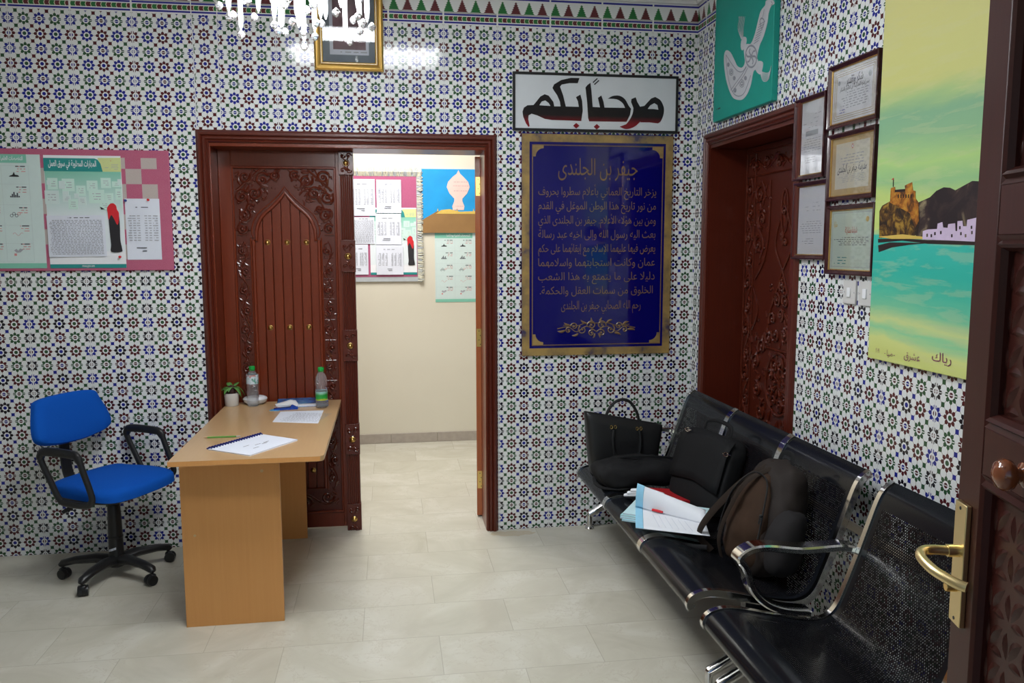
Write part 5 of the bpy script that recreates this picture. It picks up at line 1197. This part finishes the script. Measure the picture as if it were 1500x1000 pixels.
for k in range(5):
    a = math.radians(180 + 72 * k) - rzc; dx, dy = math.cos(a), math.sin(a); mb = MB(M_black)
    sec = []; pts = [(dx * .02, dy * .02, .085), (dx * .10, dy * .10, .098), (dx * .20, dy * .20, .093), (dx * .262, dy * .262, .080), (dx * .275, dy * .275, .070)]
    mb.tube(pts, [.036, .030, .025, .023, .014], 10, flat=.8, up=(0, 0, 1)); leg = mb.build('leg', oc_, smooth=True)
    cxx, cyy = dx * .262, dy * .262; ca = a + 1.1 + k; wx, wy = math.cos(ca), math.sin(ca); mb = MB(M_black)
    for s in (-1, 1):
        c0 = Vector((cxx + wx * .012 * s - wy * .008, cyy + wy * .012 * s + wx * .008, .0265)); mb.lathe(c0, [(.010, -.011), (.025, -.011), (.0265, -.007), (.0265, .007), (.025, .011), (.010, .011)], 18, axis=(wx, wy, 0))
    mb.tube([(cxx, cyy, .03), (cxx, cyy, .075)], .008, 8); mb.blob(Fr((cxx, cyy, .040), (wx, wy, 0), (0, 0, 1)), 0, 0, 0, .020, .018, .018, e=.7, seg=12); mb.build('caster', leg, smooth=True)

# ================================================================== BEAM SEATING
PROF = [(-.078, .868), (-.112, .842), (-.135, .800), (-.165, .715), (-.205, .600), (-.245, .495), (-.272, .435), (-.305, .402), (-.350, .390), (-.410, .395), (-.520, .420), (-.640, .449), (-.700, .452), (-.742, .438), (-.758, .412), (-.752, .392)]
PR = [(p.x, p.y) for p in cat([(a, b, 0) for a, b in PROF], 5)]
def shell(pts, y0, y1, root, name, perf_lo, perf_hi, s0):
    mb = MB(M_perf); ln = s0; vs = []; uv = []
    L = [s0]
    for i in range(1, len(pts)): L.append(L[-1] + math.dist(pts[i], pts[i - 1]))
    ys = [y0, y0 - .028, y1 + .028, y1]
    for i, (x, z) in enumerate(pts):
        j0, j1 = max(i - 1, 0), min(i + 1, len(pts) - 1); tx, tz = pts[j1][0] - pts[j0][0], pts[j1][1] - pts[j0][1]; q = math.hypot(tx, tz); nx, nz = tz / q, -tx / q
        for off in (0, .0022):
            for y in ys: vs.append((x - nx * off * -1, y, z - nz * off * -1)); uv.append((y, L[i]))
    k = 8
    for i in range(len(pts) - 1):
        solid = not (perf_lo <= L[i] - 0 and L[i + 1] <= perf_hi)
        for lay in (0, 4):
            for c in range(3):
                a = i * k + lay + c; f = (a, a + 1, a + k + 1, a + k)
                if lay: f = f[::-1]
                m = M_bsteel if (solid or c != 1) else M_perf
                mb.add([vs[j] for j in f], [(0, 1, 2, 3)], m, [uv[j] for j in f])
    # weld
    o = mb.build(name, root, smooth=True)
    bm = bmesh.new(); bm.from_mesh(o.data); bmesh.ops.remove_doubles(bm, verts=bm.verts, dist=.0002); bm.to_mesh(o.data); bm.free(); o.data.shade_smooth()
    return o, L[-1]
def bench(ys, y_arm0, legs, label, arms=()):
    yc = sum(a + b for a, b in ys) / 2 / len(ys)
    root = thing('waiting_bench', (-.42, yc, 0), label, 'bench', 'beam benches along the right wall')
    cut = 34
    for (ya, yb) in ys:
        bp, Lb = shell(PR[:cut + 1], ya - .012, yb + .012, root, 'backrest', .10, .60, 0)
        shell(PR[cut:], ya - .012, yb + .012, root, 'seat', Lb - .01, Lb + .36, Lb)
        # raised lines pressed in the steel
        for yy in (ya, yb):
            mb = MB(M_chrome); mb.sweep([(x, yy, z) for x, z in PR], [(-.0105, -.008), (-.0105, .016), (-.005, .022), (.005, .022), (.0105, .016), (.0105, -.008)], (0, 1, 0)); mb.build('side_frame', root, bevel=.0015)
        mb = MB(M_bsteel); mb.tube([(-.748, ya, .405), (-.748, yb, .405)], .011, 10); mb.build('front_rail', root, smooth=True)
    y0, y1 = y_arm0
    mb = MB(M_bsteel); mb.box(FLR, -.46, -.38, y1, y0, .295, .345); mb.build('beam', root, bevel=.006)
    for (ya, yb) in ys:
        for yy in (ya - .06, yb + .06): mb = MB(M_bsteel); mb.sweep([(-.42, yy, .34), (-.36, yy, .375), (-.30, yy, .385)], [(-.02, -.004), (.02, -.004), (.02, .004), (-.02, .004)], (0, 1, 0)); mb.wbox(-.52, -.36, yy - .02, yy + .02, .34, .392); mb.build('bracket', root)
    for yl in legs:
        mb = MB(M_chrome); p = cat([(-.630, yl, .088), (-.585, yl, .112), (-.50, yl, .165), (-.44, yl, .24), (-.42, yl, .30), (-.40, yl, .24), (-.34, yl, .165), (-.25, yl, .112), (-.185, yl, .088)], 5)
        mb.tube(p, [.020 + .007 * (1 - abs(i / (len(p) - 1) - .5) * 2) for i in range(len(p))], 12, up=(0, 1, 0)); lg = mb.build('leg', root, smooth=True)
        for x in (-.630, -.185): mb = MB(M_chrome); mb.lathe((x, yl, .012), [(.016, 0), (.016, .076), (.013, .084), (.0005, .085)], 16); mb.lathe((x, yl, 0), [(.026, 0), (.028, .004), (.024, .012), (.016, .016)], 18); mb.build('foot', lg, smooth=True)
    for ya in arms:
        mb = MB(M_chrome); p = cat([(-.205, ya, .628), (-.26, ya, .636), (-.40, ya, .634), (-.52, ya, .650), (-.585, ya, .645), (-.622, ya, .618), (-.606, ya, .592), (-.590, ya, .560), (-.572, ya, .505), (-.525, ya, .455), (-.46, ya, .425), (-.36, ya, .408)], 6)
        n = len(p); mb.sweep(p, [(-.032, -.008), (-.026, -.014), (.026, -.014), (.032, -.008), (.032, .006), (.022, .012), (-.022, .012), (-.032, .006)], (0, 1, 0))
        mb.tube([(-.20, ya - .03, .628), (-.20, ya + .03, .628)], .011, 10); mb.tube([(-.37, ya - .03, .408), (-.37, ya + .03, .408)], .009, 10); mb.build('armrest', root, bevel=.003, smooth=True)
    return root
bench([(-.29, -.85), (-.87, -1.425), (-1.445, -2.0)], (-.02, -1.935), (-.055, -1.90), 'three seat black perforated bench with bags on it, chrome frames, in the corner', arms=(-.235,))
bench([(-2.145, -2.70), (-2.72, -3.275)], (-1.968, -3.33), (-1.992, -3.30), 'empty black perforated bench with curled chrome armrest beside the open entrance door', arms=(-2.105,))

# ================================================================== THINGS ON THE BENCH
def zs_(x):     # height of the seat surface at x
    for i in range(len(PR) - 1):
        if PR[i + 1][0] <= x <= PR[i][0] and PR[i][1] < .5: return PR[i][1] + (PR[i + 1][1] - PR[i][1]) * (x - PR[i][0]) / (PR[i + 1][0] - PR[i][0])
    return .45
# tote
tt = thing('tote_bag', (-.54, -.43, .43), 'open topped black leather tote bag standing on the bench in the corner', 'bag')
mb = MB(M_leatherb); TF = Fr((-.54, -.43, 0), (1, .04, 0), (0, 0, 1)); rows_ = [(.446, .178, .062), (.50, .190, .064), (.60, .203, .060), (.70, .216, .046), (.745, .222, .036), (.750, .222, .030), (.735, .215, .026), (.60, .19, .03)]
vs = []; n = 36
for ri, (z, hw_, hd_) in enumerate(rows_):
    for k in range(n):
        a = 2 * PI * k / n; ca, sa = math.cos(a), math.sin(a); x = math.copysign(abs(ca) ** .35, ca) * hw_; y = math.copysign(abs(sa) ** .45, sa) * hd_
        P = TF.p(x, z + (.05 * (-x / .22) if z > .6 else 0) * .9, y); P += Vector((0, 1, 0)) * (.008 * noise.noise(P * 9)); vs.append(P)
mb.add(vs, [(i * n + k, i * n + (k + 1) % n, (i + 1) * n + (k + 1) % n, (i + 1) * n + k) for i in range(len(rows_) - 1) for k in range(n)] + [tuple(range(n))[::-1]])
mb.build('bag_body', tt, smooth=True)
for s, h, up in ((1, .062, False), (-1, -.040, True)):
    mb = MB(M_leatherb); x0_, x1_ = -.075, .07
    if up: pts = [(x0_ - .02, .66, h), (x0_ - .01, .76, h), (x0_ + .03, .825, h), (.01, .845, h), (x1_ - .01, .82, h), (x1_ + .03, .74, h), (x1_ + .03, .64, h)]
    else: pts = [(x0_, .700, h), (x0_ - .005, .64, h + .006), (x0_ + .01, .56, h + .012), (.0, .53, h + .016), (x1_ - .01, .55, h + .012), (x1_ + .005, .63, h + .006), (x1_, .690, h)]
    mb.tube([TF.p(a, b, c_) for a, b, c_ in cat([Vector(p) for p in pts], 6)], .0085, 8); mb.build('handle', tt, smooth=True)
mb = MB(M_brass)
for x in (-.075, .07):
    for a_ in (-.011, .011):
        c0 = TF.p(x + a_, .708 - x * .1, .056); mb.tube([c0 + Vector((.006 * math.cos(t), -.002, .009 * math.sin(t))) for t in [k * PI / 6 for k in range(12)]], .0018, 5, closed=True)
mb.build('ring_fittings', tt, smooth=True)
mb = MB(M_leatherb); mb.lines(TF, -.07, .05, .60, .635, 1, M_leatherb, .0635, wl=.03, fill=.9, frac=.9); mb.build('embossed_mark', tt)
# soft black bag in front of it
mb = MB(M_nylon); mb.blob(Fr((-.52, -.665, .515), (1, .15, 0), (0, 0, 1)), 0, 0, 0, .245, .070, .135, e=.66, ns=.030, nf=8, seed=3, seg=56)
sb = thing('soft_black_bag', (-.52, -.64, .45), 'slumped soft black nylon bag lying in front of the tote', 'bag'); mb.build('bag_body', sb, smooth=True)
mb = MB(M_nylon); mb.tube(cat([(-.76, -.66, .50), (-.765, -.70, .475), (-.74, -.76, .466), (-.66, -.80, .466), (-.6, -.79, .47)], 5), [.010] * 21, 6, flat=.5); mb.tube(cat([(-.73, -.60, .545), (-.62, -.66, .592), (-.45, -.68, .597), (-.32, -.66, .575)], 5), .006, 6); mb.build('strap', sb, smooth=True)
# laptop bag
LB = Fr((-.285, -1.02, .60), (.24, -.97, 0), (.30, .07, .95)); lbt = thing('laptop_bag', (-.33, -1.02, .40), 'black flapped laptop bag leaning on the middle backrest', 'bag')
mb = MB(M_nylon); mb.blob(LB, 0, .005, .02, .20, .185, .052, e=.34, ns=.011, nf=8, seed=5, seg=56, lo=.405); mb.build('bag_body', lbt, smooth=True)
mb = MB(M_nylon); fl = []
for j in range(7):
    for i in range(9): u_, v_ = i / 8 - .5, j / 6; fl.append(LB.p(u_ * .385, .185 - v_ * .25 + .01 * math.cos(u_ * 6), .060 + .024 * math.sin(min(1, v_ * 3) * PI / 2) + .002 * math.sin(u_ * 13 + v_ * 5)))
mb.add(fl, [(j * 9 + i, (j + 1) * 9 + i, (j + 1) * 9 + i + 1, j * 9 + i + 1) for j in range(6) for i in range(8)]); o = mb.build('flap', lbt, smooth=True); md = o.modifiers.new('solid', 'SOLIDIFY'); md.thickness = .006
mb = MB(M_nylon); mb.tube([LB.p(*p) for p in cat([(-.10, .185, .02), (-.09, .235, .02), (0, .25, .02), (.09, .235, .02), (.10, .185, .02)], 5)], .010, 8, flat=.6); mb.build('handle', lbt, smooth=True)
mb = MB(M_chrome)
for a_, b_ in ((.185, .115), (-.14, .165)):
    c0 = LB.p(a_, b_, .085); mb.tube([c0 + LB.r * .016 * math.cos(t) + LB.u * .009 * math.sin(t) for t in [k * PI / 6 for k in range(12)]], .0022, 5, closed=True); mb.tube([c0, c0 + LB.r * .03 + LB.u * .004], .003, 6); mb.ball(c0 + LB.r * -.02, .004, seg=6)
mb.build('metal_clips', lbt, smooth=True)
# backpack
BF = Fr((-.315, -1.715, .60), (.32, -.95, 0), (.27, .07, .96)); bpk = thing('backpack', (-.34, -1.72, .40), 'slouched black and brown backpack leaning on the seat nearest the armrest', 'backpack')
mb = MB(mat('brown_black_nylon', (.020, .014, .012), .7, spec=.3, bmp=.4, bscale=500)); mb.blob(BF, 0, .0, .0, .20, .225, .105, e=.78, ns=.034, nf=7, seed=8, seg=48, taper=.30, lo=.405); mb.build('bag_body', bpk, smooth=True)
mb = MB(M_brownfab); mb.blob(BF, -.035, -.015, .060, .135, .185, .072, e=.8, ns=.026, nf=9, seed=9, seg=40, taper=.35, lo=.408); mb.build('front_pocket', bpk, smooth=True)
mb = MB(mat('grey_black_mesh', (.022, .020, .021), .8, spec=.2, bmp=.5, bscale=600)); mb.blob(BF, .135, -.06, .035, .065, .13, .070, e=.8, ns=.014, nf=11, seed=12, seg=28, lo=.408); mb.build('side_pocket', bpk, smooth=True)
def web(mb, pts, w_=.015, n=6):
    p = cat([BF.p(*q) for q in pts], n); mb.tube(p, w_, 8, flat=.22, up=BF.n)
mb = MB(mat('dark_brown_webbing', (.022, .014, .010), .8, spec=.25, bmp=.4, bscale=500)); web(mb, [(-.02, .225, .03), (-.09, .13, .09), (-.165, .01, .115), (-.225, -.10, .12), (-.245, -.16, .10), (-.20, -.20, .06)], .017); web(mb, [(.0, .22, .03), (-.045, .13, .125), (-.085, .0, .142), (-.11, -.12, .13), (-.12, -.20, .08)], .011); mb.build('shoulder_strap', bpk, smooth=True)
mb = MB(M_nylon); web(mb, [(-.03, .21, .0), (-.02, .27, .0), (.03, .27, .0), (.04, .21, .0)], .010); mb.build('grab_loop', bpk, smooth=True); mb = MB(M_nylon); web(mb, [(-.20, -.19, .09), (-.25, -.205, .12), (-.30, -.215, .15)], .010); mb.build('webbing', bpk, smooth=True)
mb = MB(M_black)
zl = cat([BF.p(*q) for q in [(-.14, -.10, .115), (-.125, .06, .115), (-.06, .165, .095), (.03, .15, .10), (.07, .02, .12), (.075, -.12, .115)]], 6); mb.tube(zl, .0035, 6); mb.ball(BF.p(.07, .02, .128), .007, seg=8); mb.tube([BF.p(.07, .02, .13), BF.p(.075, -.01, .135)], .003, 6); mb.build('zip', bpk, smooth=True)
# exercise books: a stack with the top one open
tint = [(.36, .66, .74), (.50, .72, .78), (.40, .70, .72), (.55, .75, .80), (.42, .66, .78)]
def SB(x, y, z): p = hit('z', z, x, y); return (p.x, p.y)
base = [(-.762, -1.235), (-.475, -1.425), (-.350, -1.225), (-.640, -1.045)]
words5 = ['lowest pale blue exercise book of the stack on the bench', 'second pale blue exercise book from the bottom of the bench stack', 'middle pale blue exercise book of the bench stack, edge showing', 'pale blue exercise book just under the open one on the bench']
zc = .462
for k in range(4):
    rn = random.Random(k + 30); an = rn.uniform(-.07, .07) + (.05 if k == 1 else 0); cx0, cy0 = -.572 + rn.uniform(-.012, .012), -1.232 + rn.uniform(-.012, .012)
    c = [(cx0 + (p[0] + .556) * math.cos(an) - (p[1] + 1.232) * math.sin(an), cy0 + (p[0] + .556) * math.sin(an) + (p[1] + 1.232) * math.cos(an)) for p in base]
    f, w_, h_ = quadfr(c, zc); mt = mat('pale_blue_cover_%d' % k, tint[k], .45, vary=.05); r_ = thing('exercise_book', (cx0, cy0, zc), words5[k], 'book', 'exercise books stacked on the bench')
    mb = MB(M_white2); mb.box(f, .002, w_ - .002, .002, h_ - .002, .0008, .0062); mb.build('pages', r_)
    mb = MB(mt); mb.box(f, 0, w_, 0, h_, 0, .0008); mb.box(f, 0, w_, 0, h_, .0062, .0072); mb.box(f, 0, .0012, 0, h_, 0, .007); mb.build('cover', r_); zc += .0076
ob = thing('open_exercise_book', (-.56, -1.23, zc), 'open white exercise book with light blue margin on top of the bench stack', 'book')
F1, F2 = Vector((*SB(931, 741, zc + .012), zc + .006)), Vector((*SB(1034, 765, zc + .012), zc + .004)); G1, G2 = Vector((*SB(931, 773, zc), zc)), Vector((*SB(1040, 785, zc), zc)); T1, T2 = Vector((*SB(934, 708, zc + .115), zc + .115)), Vector((*SB(1034, 747, zc + .045), zc + .045))
M_page = mat('page_white', (.76, .78, .83), .6, vary=.02); M_lb = mat('light_blue_margin', (.28, .58, .78), .5, vary=.05); M_rule = mat('faint_rule_ink', (.50, .52, .62), .6, bmp=.01)
def sheet3(a, b, c, d, bulge, m, name, par, lo, hi, off=0.0, n=14):
    """curved page between edge a-b and edge c-d"""
    mb = MB(m); vs = []
    for i in range(n + 1):
        q = lo + (hi - lo) * i / n
        for j in range(n + 1):
            t = j / n; P = a.lerp(b, q).lerp(c.lerp(d, q), t); P = P + Vector((-.35, -.45, .75)) * bulge * math.sin(PI * t) + Vector((0, 0, 1)) * off + Vector((-.2, -.5, .3)) * off; vs.append(P)
    mb.add(vs, [(i * (n + 1) + j, i * (n + 1) + j + 1, (i + 1) * (n + 1) + j + 1, (i + 1) * (n + 1) + j) for i in range(n) for j in range(n)]); o = mb.build(name, par, smooth=True); md = o.modifiers.new('solid', 'SOLIDIFY'); md.thickness = .0012; md.offset = 0; return o
up_ = sheet3(F1, F2, T1, T2, .012, M_page, 'raised_page', ob, 0, 1); lo_ = sheet3(F1, F2, G1, G2, .003, M_page, 'flat_page', ob, 0, 1)
sheet3(F1, F2, T1, T2, .012, M_lb, 'blue_margin', up_, 0.0, .11, .0015); sheet3(F1, F2, G1, G2, .003, M_lb, 'blue_margin', lo_, 0, .11, .0015)
mb = MB(M_rule)
for i in range(6):
    q = .35 + i * .09; a = F1.lerp(F2, q - .1).lerp(G1.lerp(G2, q - .1), .22) + Vector((0, 0, .0045)); b = F1.lerp(F2, q - .02).lerp(G1.lerp(G2, q - .02), .85) + Vector((0, 0, .0045)); mb.tube([a, b], .0008, 4)
a = F1.lerp(F2, .14).lerp(G1.lerp(G2, .14), .08) + Vector((0, 0, .004)); b = F1.lerp(F2, .97).lerp(G1.lerp(G2, .97), .08) + Vector((0, 0, .004)); mb.tube([a, b], .0006, 4); mb.build('ruled_lines', lo_)
pr_ = MB(M_red); a = F1.lerp(F2, .25) + Vector((-.004, -.012, .012)); b = F1.lerp(F2, .40) + Vector((-.004, -.012, .012)); pr_.tube([a, a.lerp(b, .5), b], [.006, .0065, .005], 8); tag(pr_.build('red_pen', smooth=True, org=a), 'short red pen lying in the fold of the open exercise book', 'pen')
mb = MB(M_page)
for k in range(3):
    p0 = Vector((-.675 + k * .012, -.93 - k * .015, .478 + k * .016)); p1 = Vector((-.555 + k * .012, -1.05 - k * .012, .490 + k * .012)); mb.tube([p0, p0.lerp(p1, .5) + Vector((0, 0, .012)), p1], [.014, .020, .018], 10, flat=.55)
tag(mb.build('crumpled_papers', smooth=True, org=(-.6, -.99, .46)), 'crumpled roll of white papers beside the open exercise book', 'paper')
slab('red_folder', [(-.56, -.80), (-.40, -.86), (-.36, -1.06), (-.50, -1.03)], .462, .012, mat('red_card', (.35, .01, .015), .45, vary=.1), 'dark red folder half hidden behind the open exercise book', 'folder')

# ================================================================== CHANDELIER AND CEILING LAMP
chd = thing('crystal_chandelier', (-2.02, -2.35, CH), 'crystal chandelier of hanging glass rods and drops, its lower tips in view', 'chandelier')
M_crys = mat('crystal', (.98, .98, 1), .05, trans=.8, ior=1.5, bmp=.02); M_rod = mat('lit_crystal_rod', (.95, .97, 1), .15, trans=.4, emit=(.95, .98, 1), es=1.4, bmp=.02)
cx, cyy = -2.02, -2.35
mb = MB(M_chrome); mb.lathe((cx, cyy, CH - .03), [(.06, 0), (.07, .02), (.07, .03)], 24); mb.tube([(cx, cyy, CH - .03), (cx, cyy, 2.51)], .008, 8)
for R_, z in ((.185, 2.49), (.11, 2.51)): mb.tube([(cx + R_ * math.cos(t), cyy + R_ * math.sin(t), z) for t in [k * PI / 16 for k in range(32)]], .007, 6, closed=True)
for k in range(4): a = k * PI / 2 + .4; mb.tube([(cx, cyy, 2.52), (cx + .185 * math.cos(a), cyy + .185 * math.sin(a), 2.49)], .005, 6)
mb.build('metal_frame', chd, smooth=True)
M_bulb = mat('lit_bulb', (1, 1, 1), .4, emit=(.95, .98, 1), es=60, bmp=0.01)
for k in range(6):
    a = k * PI / 3 + .3; mb = MB(M_bulb); c0 = Vector((cx + .125 * math.cos(a), cyy + .125 * math.sin(a), 2.40)); mb.lathe(c0, [(.010, .06), (.015, .045), (.017, .02), (.012, .0), (.003, -.016)], 14); mb.build('bulb', chd, smooth=True)
rod = None; ballp = None; rn = random.Random(9)
def linkcopy(src, loc): o = src.copy(); COL.objects.link(o); o.parent = chd; o.location = loc; return o
org = Vector((cx, cyy, CH))
for R_, n_, zt, zb in ((.185, 18, 2.475, 2.26), (.155, 10, 2.475, 2.33), (.06, 8, 2.49, 2.25)):
    for k in range(n_):
        a = k * 2 * PI / n_ + R_; x, y = cx + R_ * math.cos(a), cyy + R_ * math.sin(a); dz = rn.uniform(.005, .08)
        if rod is None:
            mb = MB(M_rod); mb.lathe(org, [(.0030, 0), (.0066, -.012), (.0066, -.12), (.0055, -.132), (.0015, -.145)], 8); rod = mb.build('glass_rod', chd)
            mb = MB(M_crys); mb.lathe(org, [(.002, .011), (.008, .006), (.011, 0), (.008, -.007), (.001, -.012)], 8); ballp = mb.build('glass_drop', chd); o = rod; o2 = ballp
            o.location = Vector((x, y, zb + .145 + dz)) - org; o2.location = Vector((x, y, zb + .165 + dz)) - org
        else: linkcopy(rod, Vector((x, y, zb + .145 + dz)) - org); linkcopy(ballp, Vector((x, y, zb + .165 + dz)) - org)
        linkcopy(ballp, Vector((x + .012 * (k % 3 - 1), y, zb - .012 + dz)) - org)
        if k % 2 == 0: linkcopy(ballp, Vector((x + .022 * (k % 3 - 1), y + .01, zb + .05 + dz)) - org)
        if zt - (zb + .18 + dz) > .01: pass
wm = MB(M_chrome)
for R_, n_, zt, zb in ((.185, 18, 2.49, 2.38), (.155, 10, 2.49, 2.43), (.06, 8, 2.51, 2.38)):
    for k in range(n_): a = k * 2 * PI / n_ + R_; x, y = cx + R_ * math.cos(a), cyy + R_ * math.sin(a); wm.tube([(x, y, zt), (x, y, zb - .05)], .0008, 4)
wm.build('hanging_wires', chd)
clp = thing('ceiling_light', (-1.94, -1.74, CH), 'rectangular ceiling light panel mirrored in the tiles above the double door', 'light')
mb = MB(M_chrome); mb.frame4(FLR.sub(0, 0, 0), -2.49, -1.39, -2.03, -1.45, [(0, CH), (0, CH - .05), (.02, CH - .05), (.02, CH)]); mb.build('frame', clp)
M_diff = mat('lit_diffuser', (.9, .9, .9), .5, emit=(.93, .97, 1), es=7.5, bmp=.01)
mb = MB(M_diff); mb.wbox(-2.488, -1.392, -2.028, -1.452, CH - .045, CH - .035); mb.build('diffuser', clp)

# ================================================================== LIGHT
def area(name, loc, rot, sx, sy, power, col):
    l = bpy.data.lights.new(name, 'AREA'); l.shape = 'RECTANGLE'; l.size = sx; l.size_y = sy; l.energy = power; l.color = col
    o = bpy.data.objects.new(name, l); COL.objects.link(o); o.location = loc; o.rotation_euler = rot; return o
area('ceiling_lamp_light', (-1.94, -1.74, CH - .056), (0, 0, 0), 1.06, .54, 30, (.93, .97, 1))
area('next_room_light', (-1.9, 1.2, CH - .06), (0, 0, 0), 1.2, 1.0, 60, (1, .985, .95))
pl_ = bpy.data.lights.new('chandelier_light', 'POINT'); pl_.energy = 34; pl_.color = (.95, .98, 1); pl_.shadow_soft_size = .14
po_ = bpy.data.objects.new('chandelier_light', pl_); COL.objects.link(po_); po_.location = (cx, cyy, 2.40)
W = bpy.data.worlds.new('world'); SC.world = W; W.use_nodes = True; nt = W.node_tree
sky = nt.nodes.new('ShaderNodeTexSky'); sky.sky_type = 'NISHITA'; sky.sun_elevation = math.radians(50); sky.sun_rotation = math.radians(20); sky.sun_disc = False
nt.links.new(sky.outputs[0], nt.nodes['Background'].inputs[0]); nt.nodes['Background'].inputs[1].default_value = .12
SC.view_settings.view_transform = 'Standard'; SC.view_settings.look = 'None'; SC.view_settings.exposure = .17; SC.view_settings.gamma = 1
SC.view_settings.use_curve_mapping = False
SC.cycles.use_denoising = True; SC.cycles.max_bounces = 8; SC.cycles.transparent_max_bounces = 32; SC.cycles.sample_clamp_indirect = 6
